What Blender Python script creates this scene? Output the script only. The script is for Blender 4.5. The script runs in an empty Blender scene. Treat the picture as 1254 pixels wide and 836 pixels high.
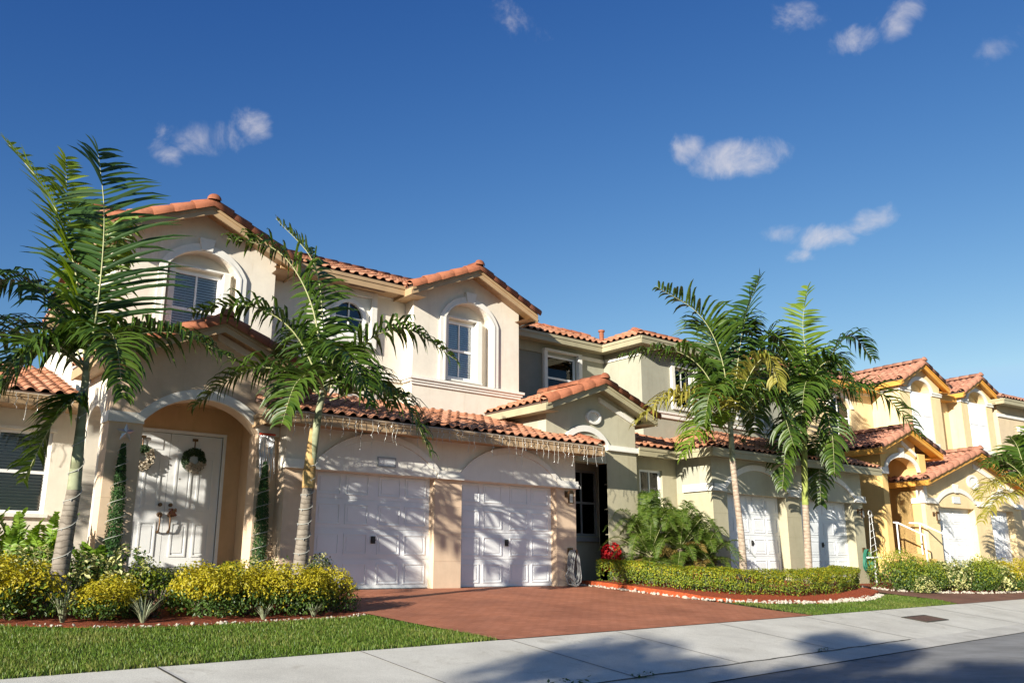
import bpy, bmesh, math, random
from math import sin, cos, tan, pi, radians, sqrt, atan2
from mathutils import Vector, Matrix, noise
from mathutils.geometry import tessellate_polygon
random.seed(7)
SC = bpy.context.scene
COL = SC.collection
R = random.uniform
V = Vector

# ------------------------------------------------------------------ materials
def newmat(name):
    m = bpy.data.materials.new(name); m.use_nodes = True
    nt = m.node_tree; nt.nodes.clear()
    o = nt.nodes.new('ShaderNodeOutputMaterial'); b = nt.nodes.new('ShaderNodeBsdfPrincipled')
    nt.links.new(b.outputs[0], o.inputs[0])
    return m, nt, b, o
def N(nt, t, **kw):
    n = nt.nodes.new(t)
    for k, v in kw.items():
        if k.startswith('i_'):
            key = k[2:]; n.inputs[int(key) if key.isdigit() else key].default_value = v
        else: setattr(n, k, v)
    return n
def ramp(nt, stops, interp='LINEAR'):
    r = nt.nodes.new('ShaderNodeValToRGB'); r.color_ramp.interpolation = interp
    el = r.color_ramp.elements
    while len(el) < len(stops): el.new(0.5)
    for e, (p, c) in zip(el, stops):
        e.position = p; e.color = (c[0], c[1], c[2], 1)
    return r
def sc(c, k): return tuple(min(1, max(0, x * k)) for x in c)
def objco(nt, scale=(1, 1, 1)):
    g = N(nt, 'ShaderNodeNewGeometry')
    mp = N(nt, 'ShaderNodeMapping'); mp.inputs['Scale'].default_value = scale
    nt.links.new(g.outputs['Position'], mp.inputs[0]); return mp.outputs[0]
def mat_stucco(name, col, var=.13, bump=.25, rough=.9, scale=70):
    m, nt, b, o = newmat(name); L = nt.links.new
    p = objco(nt); ps = objco(nt, (1.3, 1.3, .35))
    n1 = N(nt, 'ShaderNodeTexNoise'); n1.inputs['Scale'].default_value = .9; n1.inputs['Detail'].default_value = 5; n1.inputs['Roughness'].default_value = .65; L(ps, n1.inputs[0])
    r1 = ramp(nt, [(.3, sc(col, 1 - var)), (.7, sc(col, 1 + var * .5))]); L(n1.outputs[0], r1.inputs[0])
    n3 = N(nt, 'ShaderNodeTexNoise'); n3.inputs['Scale'].default_value = 5; n3.inputs['Detail'].default_value = 8; n3.inputs['Roughness'].default_value = .7; L(p, n3.inputs[0])
    r3 = ramp(nt, [(.35, (.9, .89, .88)), (.6, (1, 1, 1))]); L(n3.outputs[0], r3.inputs[0])
    mx = N(nt, 'ShaderNodeMix', data_type='RGBA', blend_type='MULTIPLY'); mx.inputs[0].default_value = .6
    L(r1.outputs[0], mx.inputs[6]); L(r3.outputs[0], mx.inputs[7])
    n5 = N(nt, 'ShaderNodeTexNoise'); n5.inputs['Scale'].default_value = 7; n5.inputs['Detail'].default_value = 6; n5.inputs['Roughness'].default_value = .7; L(objco(nt, (1, 1, .09)), n5.inputs[0])
    r5 = ramp(nt, [(.56, (1, 1, 1)), (.72, (.86, .83, .79))]); L(n5.outputs[0], r5.inputs[0])
    mx2 = N(nt, 'ShaderNodeMix', data_type='RGBA', blend_type='MULTIPLY'); mx2.inputs[0].default_value = .7; L(mx.outputs[2], mx2.inputs[6]); L(r5.outputs[0], mx2.inputs[7]); L(mx2.outputs[2], b.inputs['Base Color'])
    n2 = N(nt, 'ShaderNodeTexNoise'); n2.inputs['Scale'].default_value = scale; n2.inputs['Detail'].default_value = 3; L(p, n2.inputs[0])
    n4 = N(nt, 'ShaderNodeTexNoise'); n4.inputs['Scale'].default_value = 3.; n4.inputs['Detail'].default_value = 2; L(p, n4.inputs[0])
    ad = N(nt, 'ShaderNodeMath', operation='MULTIPLY_ADD'); ad.inputs[1].default_value = 3.; L(n4.outputs[0], ad.inputs[0]); L(n2.outputs[0], ad.inputs[2])
    bp = N(nt, 'ShaderNodeBump'); bp.inputs['Strength'].default_value = bump; bp.inputs['Distance'].default_value = .006; L(ad.outputs[0], bp.inputs['Height']); L(bp.outputs[0], b.inputs['Normal'])
    b.inputs['Roughness'].default_value = rough; b.inputs['Specular IOR Level'].default_value = .25
    return m
def mat_plain(name, col, rough=.5, metal=0, var=.06, scale=6, spec=.4, bump=0, bscale=40):
    m, nt, b, o = newmat(name); L = nt.links.new
    p = objco(nt)
    n1 = N(nt, 'ShaderNodeTexNoise'); n1.inputs['Scale'].default_value = scale; n1.inputs['Detail'].default_value = 5; L(p, n1.inputs[0])
    r1 = ramp(nt, [(.3, sc(col, 1 - var)), (.7, sc(col, 1 + var))]); L(n1.outputs[0], r1.inputs[0]); L(r1.outputs[0], b.inputs['Base Color'])
    b.inputs['Roughness'].default_value = rough; b.inputs['Metallic'].default_value = metal; b.inputs['Specular IOR Level'].default_value = spec
    if bump:
        n2 = N(nt, 'ShaderNodeTexNoise'); n2.inputs['Scale'].default_value = bscale; n2.inputs['Detail'].default_value = 4; L(p, n2.inputs[0])
        bp = N(nt, 'ShaderNodeBump'); bp.inputs['Strength'].default_value = bump; bp.inputs['Distance'].default_value = .01; L(n2.outputs[0], bp.inputs['Height']); L(bp.outputs[0], b.inputs['Normal'])
    return m
def mat_tile(name, c0, c1, c2):
    m, nt, b, o = newmat(name); L = nt.links.new
    g = N(nt, 'ShaderNodeNewGeometry')
    r1 = ramp(nt, [(0, c0), (.5, c1), (1, c2)]); L(g.outputs['Random Per Island'], r1.inputs[0])
    p = objco(nt)
    n1 = N(nt, 'ShaderNodeTexNoise'); n1.inputs['Scale'].default_value = 9; n1.inputs['Detail'].default_value = 7; n1.inputs['Roughness'].default_value = .7; L(p, n1.inputs[0])
    r2 = ramp(nt, [(.3, (.55, .52, .5)), (.52, (1, 1, 1)), (.75, (1.0, .96, .93))]); L(n1.outputs[0], r2.inputs[0])
    mx = N(nt, 'ShaderNodeMix', data_type='RGBA', blend_type='MULTIPLY'); mx.inputs[0].default_value = .8
    L(r1.outputs[0], mx.inputs[6]); L(r2.outputs[0], mx.inputs[7]); L(mx.outputs[2], b.inputs['Base Color'])
    b.inputs['Roughness'].default_value = .8; b.inputs['Specular IOR Level'].default_value = .3
    n2 = N(nt, 'ShaderNodeTexNoise'); n2.inputs['Scale'].default_value = 45; L(p, n2.inputs[0])
    bp = N(nt, 'ShaderNodeBump'); bp.inputs['Strength'].default_value = .25; bp.inputs['Distance'].default_value = .01; L(n2.outputs[0], bp.inputs['Height']); L(bp.outputs[0], b.inputs['Normal'])
    return m
def mat_leaf(name, c0, c1, c2, trans=.3, rough=.45, tcol=None):
    m, nt, b, o = newmat(name); L = nt.links.new
    g = N(nt, 'ShaderNodeNewGeometry')
    r1 = ramp(nt, [(0, c0), (.55, c1), (1, c2)]); L(g.outputs['Random Per Island'], r1.inputs[0]); L(r1.outputs[0], b.inputs['Base Color'])
    b.inputs['Roughness'].default_value = rough; b.inputs['Specular IOR Level'].default_value = .4
    t = N(nt, 'ShaderNodeBsdfTranslucent')
    hs = N(nt, 'ShaderNodeHueSaturation'); hs.inputs['Value'].default_value = 1.5; hs.inputs['Saturation'].default_value = 1.1; hs.inputs['Hue'].default_value = .485
    L(r1.outputs[0], hs.inputs['Color']); L(hs.outputs[0], t.inputs[0])
    mx = N(nt, 'ShaderNodeMixShader'); mx.inputs[0].default_value = trans
    L(b.outputs[0], mx.inputs[1]); L(t.outputs[0], mx.inputs[2]); L(mx.outputs[0], o.inputs[0])
    return m
def mat_glass(name, col=(.02, .025, .03), rough=.03):
    m, nt, b, o = newmat(name)
    b.inputs['Base Color'].default_value = (*col, 1); b.inputs['Roughness'].default_value = rough
    b.inputs['Specular IOR Level'].default_value = .6; b.inputs['IOR'].default_value = 1.5
    # clear pane: a glossy coat over a see-through body so the blind behind shows
    tr = N(nt, 'ShaderNodeBsdfTransparent'); tr.inputs[0].default_value = (.96, .97, .98, 1)
    fr = N(nt, 'ShaderNodeFresnel'); fr.inputs[0].default_value = 1.55
    gl = N(nt, 'ShaderNodeBsdfGlossy'); gl.inputs['Roughness'].default_value = rough
    mx = N(nt, 'ShaderNodeMixShader'); nt.links.new(fr.outputs[0], mx.inputs[0]); nt.links.new(tr.outputs[0], mx.inputs[1]); nt.links.new(gl.outputs[0], mx.inputs[2]); nt.links.new(mx.outputs[0], o.inputs[0])
    return m
M = {}
M['up1'] = mat_stucco('stucco_pale_pink_beige', (.74, .675, .575), var=.09)
M['low1'] = mat_stucco('stucco_peach', (.68, .51, .36))
M['porch1'] = mat_stucco('stucco_porch_apricot', (.66, .44, .25))
M['white'] = mat_stucco('stucco_white_trim', (.76, .735, .675), var=.06, bump=.12)
M['fascia1'] = mat_plain('fascia_tan_paint', (.42, .285, .16), rough=.55, var=.1, scale=3)
M['up2'] = mat_stucco('stucco_sage_sun_dimmed', (.37, .36, .285))  # colour darkened to offset the strong sun on the left-facing walls
M['low2'] = mat_stucco('stucco_sage', (.48, .45, .335))
M['pil2'] = mat_stucco('stucco_khaki', (.43, .39, .27))
M['fascia2'] = mat_plain('fascia_khaki_paint', (.36, .32, .205), rough=.55, var=.1, scale=3)
M['up3'] = mat_stucco('stucco_light_yellow', (.76, .59, .34))
M['low3'] = mat_stucco('stucco_ochre_yellow', (.75, .50, .20))
M['fascia3'] = mat_plain('fascia_orange_paint', (.62, .31, .06), rough=.5, var=.1, scale=3)
M['up4'] = mat_stucco('stucco_tan', (.62, .49, .33))
M['tile'] = mat_tile('terracotta_tile', (.35, .145, .075), (.42, .185, .105), (.48, .235, .145))
M['cap'] = mat_tile('terracotta_cap', (.23, .075, .038), (.29, .10, .05), (.34, .13, .07))
M['tile3'] = mat_tile('brown_tile', (.29, .13, .085), (.37, .17, .11), (.43, .21, .14))
M['deck'] = mat_plain('roof_underlay', (.10, .06, .045), rough=.95)
M['door'] = mat_plain('white_door_paint', (.75, .75, .745), rough=.45, var=.04, scale=2.5)
M['gdoor'] = mat_plain('white_garage_paint', (.76, .77, .775), rough=.5, var=.08, scale=1.4)
M['frame'] = mat_plain('white_window_frame', (.80, .79, .77), rough=.4, var=.03)
M['dframe'] = mat_plain('grey_window_frame', (.30, .31, .31), rough=.4, var=.05)
M['glass'] = mat_glass('window_glass')
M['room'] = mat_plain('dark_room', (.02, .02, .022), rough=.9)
M['blind'] = mat_plain('blind_slats', (.85, .86, .87), rough=.6)
M['dblind'] = mat_plain('dark_blind_slats', (.30, .28, .25), rough=.6)
M['curtain'] = mat_plain('rose_curtain', (.45, .12, .16), rough=.8)
M['bronze'] = mat_plain('aged_bronze', (.16, .09, .045), rough=.4, metal=.7)
M['black'] = mat_plain('black_metal', (.03, .028, .026), rough=.5)
M['seal'] = mat_plain('rubber_seal', (.02, .02, .02), rough=.8)
M['lampglass'] = mat_plain('frosted_lamp_glass', (.45, .42, .36), rough=.3)
M['plaque'] = mat_plain('pale_plaque', (.62, .63, .64), rough=.5)
M['hose'] = mat_plain('grey_hose', (.26, .26, .25), rough=.45, var=.15, scale=14)
M['ghose'] = mat_plain('green_hose', (.03, .17, .11), rough=.45, var=.15, scale=14)
M['wire'] = mat_plain('white_wire', (.72, .71, .68), rough=.5)
M['lightwire'] = mat_plain('light_string_wire', (.42, .42, .38), rough=.5)
M['gwire'] = mat_plain('dark_wire', (.05, .07, .05), rough=.6)
M['silver'] = mat_plain('silver_tinsel', (.6, .6, .62), rough=.3, metal=.6)
M['red'] = mat_plain('red_ribbon', (.5, .06, .03), rough=.5)
M['gravel'] = mat_plain('white_stone', (.42, .375, .31), rough=.9, var=.4, scale=13)
M['rust'] = mat_plain('rusty_iron', (.12, .065, .045), rough=.8, var=.3, scale=25)
# foliage
M['frond'] = mat_leaf('palm_green', (.028, .062, .007), (.05, .095, .010), (.085, .135, .016), .25, .42)
M['frond_b'] = mat_leaf('palm_bright_green', (.10, .17, .015), (.14, .215, .022), (.19, .26, .035), .35, .42)
M['frond_d'] = mat_leaf('palm_dark_shaded_green', (.016, .042, .010), (.028, .065, .013), (.045, .09, .018), .2, .42)  # dark leaf green; also paints shade onto fronds turned from the sun
M['frond_y'] = mat_leaf('palm_yellowing', (.22, .22, .03), (.30, .27, .045), (.36, .31, .07), .3, .5)
M['rachis'] = mat_plain('palm_midrib', (.34, .34, .16), rough=.5, var=.15)
M['gold'] = mat_leaf('golden_leaf', (.30, .27, .012), (.40, .35, .016), (.50, .41, .03), .3, .5)
M['green'] = mat_leaf('shrub_green_leaf', (.035, .075, .012), (.06, .115, .018), (.10, .15, .025), .3, .45)
M['lime'] = mat_leaf('lime_leaf', (.15, .20, .015), (.22, .27, .02), (.32, .34, .03), .3, .5)
M['cream'] = mat_leaf('variegated_cream_leaf', (.42, .42, .14), (.55, .53, .22), (.62, .60, .30), .3, .5)
M['fern'] = mat_leaf('fern_leaf', (.13, .24, .02), (.18, .31, .03), (.25, .37, .04), .4, .5)
M['spike'] = mat_leaf('grey_spike_leaf', (.20, .24, .14), (.27, .30, .18), (.34, .36, .24), .2, .5)
M['copper'] = mat_leaf('copper_leaf', (.20, .07, .05), (.28, .12, .07), (.30, .2, .09), .3, .5)
M['scarlet'] = mat_leaf('scarlet_bract', (.48, .008, .012), (.6, .015, .02), (.7, .03, .03), .25, .5)
M['pinkfl'] = mat_leaf('coral_flower', (.5, .06, .05), (.6, .12, .09), (.62, .2, .12), .25, .5)
M['pygmy'] = mat_leaf('date_palm_leaf', (.055, .105, .014), (.09, .15, .02), (.15, .20, .03), .3, .4)
M['dryfr'] = mat_leaf('old_frond', (.22, .17, .04), (.30, .2, .05), (.34, .24, .07), .25, .6)
M['grass'] = mat_leaf('grass_blade', (.065, .125, .014), (.11, .185, .022), (.17, .235, .035), .3, .5)
M['grass_dry'] = mat_leaf('dry_grass_blade', (.13, .17, .03), (.19, .22, .045), (.26, .26, .08), .3, .5)
M['wreath'] = mat_leaf('wreath_needles', (.02, .05, .018), (.035, .075, .025), (.06, .10, .035), .15, .5)
M['garland'] = mat_leaf('garland_needles', (.02, .065, .015), (.035, .095, .02), (.06, .13, .03), .15, .5)
M['wflower'] = mat_leaf('cream_ribbon', (.45, .38, .28), (.55, .48, .38), (.62, .56, .46), .2, .6)
M['treeleaf'] = mat_leaf('tree_leaf', (.03, .06, .015), (.05, .09, .02), (.07, .12, .03), .25, .5)
M['bark'] = mat_plain('tree_bark', (.16, .12, .09), rough=.9, var=.2, bump=.5)
def mat_trunk(name, col, ringcol, per=14., rs=.5):
    m, nt, b, o = newmat(name); L = nt.links.new
    p = objco(nt); sep = N(nt, 'ShaderNodeSeparateXYZ'); L(p, sep.inputs[0])
    n1 = N(nt, 'ShaderNodeTexNoise'); n1.inputs['Scale'].default_value = 4; n1.inputs['Detail'].default_value = 6; L(p, n1.inputs[0])
    ad = N(nt, 'ShaderNodeMath', operation='MULTIPLY_ADD'); ad.inputs[1].default_value = .16; L(n1.outputs[0], ad.inputs[0]); L(sep.outputs[2], ad.inputs[2])
    mu = N(nt, 'ShaderNodeMath', operation='MULTIPLY'); mu.inputs[1].default_value = per; L(ad.outputs[0], mu.inputs[0])
    fr = N(nt, 'ShaderNodeMath', operation='FRACT'); L(mu.outputs[0], fr.inputs[0])
    r1 = ramp(nt, [(0, ringcol), (.14, ringcol), (.24, col), (.9, sc(col, 1.12))]); L(fr.outputs[0], r1.inputs[0])
    n2 = N(nt, 'ShaderNodeTexNoise'); n2.inputs['Scale'].default_value = 11; n2.inputs['Detail'].default_value = 6; L(p, n2.inputs[0])
    r2 = ramp(nt, [(.3, (.65, .63, .6)), (.6, (1, 1, 1))]); L(n2.outputs[0], r2.inputs[0])
    mx = N(nt, 'ShaderNodeMix', data_type='RGBA', blend_type='MULTIPLY'); mx.inputs[0].default_value = 1
    L(r1.outputs[0], mx.inputs[6]); L(r2.outputs[0], mx.inputs[7]); L(mx.outputs[2], b.inputs['Base Color'])
    bp = N(nt, 'ShaderNodeBump'); bp.inputs['Strength'].default_value = rs; bp.inputs['Distance'].default_value = .015; L(fr.outputs[0], bp.inputs['Height']); L(bp.outputs[0], b.inputs['Normal'])
    b.inputs['Roughness'].default_value = .85
    return m
M['trunk_g'] = mat_trunk('palm_trunk_grey', (.23, .195, .16), (.14, .115, .09), 13)
M['trunk_p'] = mat_trunk('palm_trunk_pinkish', (.38, .30, .23), (.26, .19, .14), 11)
M['shaft_g'] = mat_trunk('crownshaft_pale_green', (.27, .29, .18), (.2, .21, .12), 2.2, .1)
M['shaft_o'] = mat_trunk('crownshaft_old_sheath', (.45, .30, .12), (.34, .2, .07), 3, .2)
M['shaft_b'] = mat_trunk('crownshaft_green', (.26, .30, .07), (.2, .23, .05), 2.5, .1)

# ------------------------------------------------------------------ mesh builder
class Fr:
    def __init__(s, o=(0, 0, 0), deg=0):
        a = radians(deg); s.o = V(o); s.e = V((cos(a), -sin(a), 0)); s.n = V((sin(a), cos(a), 0))
    def __call__(s, u, d, z): return s.o + s.e * u + s.n * d + V((0, 0, z))
ID = Fr()
class MB:
    def __init__(s, fr=ID): s.v = []; s.f = []; s.mi = []; s.fr = fr; s.cur = 0; s.smf = []; s.isl = []
    def add(s, pts, faces, local=True, smooth=False):
        b = len(s.v); s.isl.append((b, len(s.f), len(pts), len(faces)))
        s.v += [s.fr(*p) if local else V(p) for p in pts]
        for f in faces: s.f.append([b + i for i in f]); s.mi.append(s.cur); s.smf.append(smooth)
    def box(s, u0, u1, d0, d1, z0, z1):
        s.add([(u0, d0, z0), (u1, d0, z0), (u1, d1, z0), (u0, d1, z0), (u0, d0, z1), (u1, d0, z1), (u1, d1, z1), (u0, d1, z1)],
              [(0, 3, 2, 1), (4, 5, 6, 7), (0, 1, 5, 4), (1, 2, 6, 5), (2, 3, 7, 6), (3, 0, 4, 7)])
    def ext(s, outline, d0, d1, holes=()):
        loops = [list(outline)] + [list(h) for h in holes]
        flat = [p for l in loops for p in l]; n = len(flat)
        tris = tessellate_polygon([[V((p[0], p[1], 0)) for p in l] for l in loops])
        pts = [(p[0], d0, p[1]) for p in flat] + [(p[0], d1, p[1]) for p in flat]
        fs = [tuple(t) for t in tris] + [tuple(i + n for i in reversed(t)) for t in tris]
        k = 0
        for l in loops:
            m = len(l)
            for i in range(m): a, b = k + i, k + (i + 1) % m; fs.append((a, b, b + n, a + n))
            k += m
        s.add(pts, fs)
    def quad(s, *p, local=True): s.add(p, [tuple(range(len(p)))], local)
    def bar(s, A, B, w, h, local=True):      # a squared bar from A to B
        A = s.fr(*A) if local else V(A); B = s.fr(*B) if local else V(B)
        t = (B - A).normalized(); up = V((0, 0, 1))
        if abs(t.z) > .95: up = V((0, 1, 0))
        x = t.cross(up).normalized(); y = x.cross(t)
        P = []
        for Q in (A, B):
            for a, b in ((-1, -1), (1, -1), (1, 1), (-1, 1)): P.append(Q + x * a * w / 2 + y * b * h / 2)
        s.add(P, [(0, 1, 2, 3), (7, 6, 5, 4), (0, 4, 5, 1), (1, 5, 6, 2), (2, 6, 7, 3), (3, 7, 4, 0)], False)
    def tube(s, pts, rad, n=8, local=True, caps=True, smooth=True):
        P = [s.fr(*p) if local else V(p) for p in pts]; m = len(P)
        rr = rad if isinstance(rad, (list, tuple)) else [rad] * m
        ref = V((0, 0, 1)); b = len(s.v); vs = []
        px = None
        for i in range(m):
            t = (P[min(i + 1, m - 1)] - P[max(i - 1, 0)])
            if t.length < 1e-9: t = V((0, 0, 1))
            t.normalize()
            if px is None:
                r0 = ref if abs(t.z) < .9 else V((1, 0, 0)); x = t.cross(r0).normalized()
            else:
                x = (px - t * px.dot(t))
                x = x.normalized() if x.length > 1e-6 else t.cross(V((1, 0, 0))).normalized()
            px = x; y = t.cross(x)
            for k in range(n):
                a = 2 * pi * k / n; vs.append(P[i] + (x * cos(a) + y * sin(a)) * rr[i])
        fs = []
        for i in range(m - 1):
            for k in range(n): fs.append((i * n + k, i * n + (k + 1) % n, (i + 1) * n + (k + 1) % n, (i + 1) * n + k))
        s.add(vs, fs, False, smooth)
        if caps: s.add(vs[:n], [tuple(reversed(range(n)))], False); s.add(vs[-n:], [tuple(range(n))], False)
    def pieces(s, name, mats, parent):
        # one object for every piece that stands apart from the others
        bb = []
        for b, f0, nv, nf in s.isl:
            P = s.v[b:b + nv]; bb.append([min(p[k] for p in P) - .012 for k in range(3)] + [max(p[k] for p in P) + .012 for k in range(3)])
        n = len(bb); g = list(range(n))
        def find(i):
            while g[i] != i: i = g[i]
            return i
        for i in range(n):
            for j in range(i):
                if all(bb[i][k] < bb[j][k + 3] and bb[j][k] < bb[i][k + 3] for k in range(3)): g[find(i)] = find(j)
        first = None
        for r in sorted(set(find(i) for i in range(n))):
            m = MB(s.fr)
            for i in range(n):
                if find(i) != r: continue
                b, f0, nv, nf = s.isl[i]; k = len(m.v); m.v += s.v[b:b + nv]
                m.f += [[q - b + k for q in f_] for f_ in s.f[f0:f0 + nf]]; m.mi += s.mi[f0:f0 + nf]; m.smf += s.smf[f0:f0 + nf]
            o = m.build(name, mats, parent); first = first or o
        return first
    def build(s, name, mats, parent=None, origin=None):
        me = bpy.data.meshes.new(name)
        off = V(parent['_w']) if parent is not None else V(origin or (0, 0, 0))
        me.from_pydata([v - off for v in s.v], [], s.f)
        if not isinstance(mats, (list, tuple)): mats = [mats]
        for m in mats: me.materials.append(M[m] if isinstance(m, str) else m)
        me.polygons.foreach_set('material_index', s.mi); me.polygons.foreach_set('use_smooth', s.smf)
        me.update()
        o = bpy.data.objects.new(name, me); COL.objects.link(o)
        if parent is not None: o.parent = parent
        else: o.location = off
        o['_w'] = list(off)
        return o
def tag(o, label=None, cat=None, group=None, kind=None):
    if label: o['label'] = label
    if cat: o['category'] = cat
    if group: o['group'] = group
    if kind: o['kind'] = kind
    return o
def empty(name, loc, label, cat, group=None):
    o = bpy.data.objects.new(name, None); o.empty_display_size = .3; COL.objects.link(o); o.location = loc; o['_w'] = list(loc)
    return tag(o, label, cat, group)
def copy_tree(root, loc, rz=0, scale=1, label=None, group=None):
    r = root.copy(); COL.objects.link(r); r.location = loc; r.rotation_euler = (0, 0, rz); r.scale = (scale, scale, scale) if not isinstance(scale, tuple) else scale
    if label: r['label'] = label
    if group: r['group'] = group
    for ch in list(root.children):
        c = ch.copy(); COL.objects.link(c); c.parent = r
    return r

# ------------------------------------------------------------------ shapes
def arc(u0, u1, zs, zc, n=18):
    c = (u0 + u1) / 2; a = (u1 - u0) / 2; h = zc - zs
    return [(c + a * cos(pi * i / n), zs + h * sin(pi * i / n)) for i in range(n + 1)]      # from right to left
def segarc(u0, u1, zs, zc, n=18):
    w = (u1 - u0) / 2; h = zc - zs; r = (w * w + h * h) / (2 * h); c = (u0 + u1) / 2; a0 = math.asin(min(1, w / r))
    return [(c + r * sin(a0 - 2 * a0 * i / n), zc - r + r * cos(a0 - 2 * a0 * i / n)) for i in range(n + 1)]
def opening(u0, u1, zb, zs, zc, f=segarc): return [(u0, zb), (u1, zb)] + f(u0, u1, zs, zc)
def band(u0, u1, zb, zs, zc, w, f=segarc, legs=True):
    u0 -= .004; u1 += .004; zc += .004
    out = f(u0 - w, u1 + w, zs, zc + w); inn = f(u0, u1, zs, zc)
    if legs: out = [(u1 + w, zb)] + out + [(u0 - w, zb)]; inn = [(u1, zb)] + inn + [(u0, zb)]
    return out + inn[::-1]
def vrange(poly, u):
    xs = []
    n = len(poly)
    for i in range(n):
        (a, b), (c, d) = poly[i], poly[(i + 1) % n]
        if (a - u) * (c - u) <= 0 and abs(a - c) > 1e-9: xs.append(b + (d - b) * (u - a) / (c - a))
    return (min(xs), max(xs)) if len(xs) >= 2 else None
def tiles(mb, O, eu, ev, poly, w=.235, L=.35, hgt=.052):
    """S-tiles laid over a roof plane: O origin, eu along the eave, ev up the slope"""
    O = V(O); eu = V(eu).normalized(); ev = V(ev).normalized(); nn = eu.cross(ev).normalized()
    if nn.z < 0: nn = -nn
    us = [p[0] for p in poly]; u = min(us)
    prof = [(0, 0), (.1, .62), (.24, .97), (.38, .97), (.52, .62), (.62, 0), (.8, -.18), (1.02, 0)]
    ncol = int((max(us) - min(us)) / w); w = (max(us) - min(us)) / max(1, ncol)
    for c in range(ncol):
        r = vrange(poly, u + (c + .5) * w)
        if not r or r[1] - r[0] < .05: continue
        v = r[0]
        while v < r[1] - .03:
            v1 = min(v + L, r[1]); j = R(-.004, .004); lift = .026 + R(0, .008); b = O + eu * (u + c * w)
            pts = []
            for q, (vv, li) in enumerate(((v - .012, lift), (v1 + .03, .0))):
                for a, h in prof: pts.append(b + eu * (a * w) + ev * vv + nn * (h * hgt + li + j + .012))
            n = len(prof)
            lip = [p - nn * .016 for p in pts[:n]]
            mb.add(pts + lip, [(i, i + 1, n + i + 1, n + i) for i in range(n - 1)] + [(2 * n + i, 2 * n + i + 1, i + 1, i) for i in range(n - 1)], False, True)
            v = v1
def deck(mb, O, eu, ev, poly, th=.05):
    O = V(O); eu = V(eu).normalized(); ev = V(ev).normalized(); nn = eu.cross(ev).normalized()
    if nn.z < 0: nn = -nn
    top = [O + eu * a + ev * b for a, b in poly]; bot = [p - nn * th for p in top]; n = len(poly)
    tr = tessellate_polygon([[V((a, b, 0)) for a, b in poly]])
    mb.add(top + bot, [tuple(t) for t in tr] + [tuple(n + i for i in reversed(t)) for t in tr] + [(i, (i + 1) % n, n + (i + 1) % n, n + i) for i in range(n)], False)
def caps(mb, A, B, r=.115, L=.40, ball=False, wrap=0):
    A = V(A); B = V(B); t = (B - A); D = t.length; t.normalize()
    x = t.cross(V((0, 0, 1))).normalized(); y = x.cross(t).normalized()
    if y.z < 0: y = -y
    n = max(1, int(round(D / L))); s = D / n
    for i in range(n):
        P0 = A + t * (s * i - .03); P1 = A + t * (s * (i + 1)); k = 8; j = R(-.006, .006)
        pts = []
        for P, rr in ((P0, r * 1.12 + j), (P1, r * .93 + j)):
            for q in range(k + 1):
                a = -wrap + (pi + 2 * wrap) * q / k; pts.append(P + x * (cos(a) * rr) + y * (sin(a) * rr * .95 - .02))
        lip = [P0 + (p - P0) * .84 for p in pts[:k + 1]]
        m = k + 1
        mb.add(pts + lip, [(q, q + 1, m + q + 1, m + q) for q in range(k)] + [(2 * m + q, 2 * m + q + 1, q + 1, q) for q in range(k)], False, True)
    if ball:
        pts = []; k = 8
        for ring in range(4):
            a = pi / 2 * ring / 3
            for q in range(k + 1):
                b = pi * q / k; pts.append(B + t * (sin(a) * r * .8 - .02) + x * (cos(b) * cos(a) * r * 1.15) + y * (sin(b) * cos(a) * r * 1.15 - .02))
        m = k + 1
        mb.add(pts, [(i * m + q, i * m + q + 1, (i + 1) * m + q + 1, (i + 1) * m + q) for i in range(3) for q in range(k)], False, True)

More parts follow.
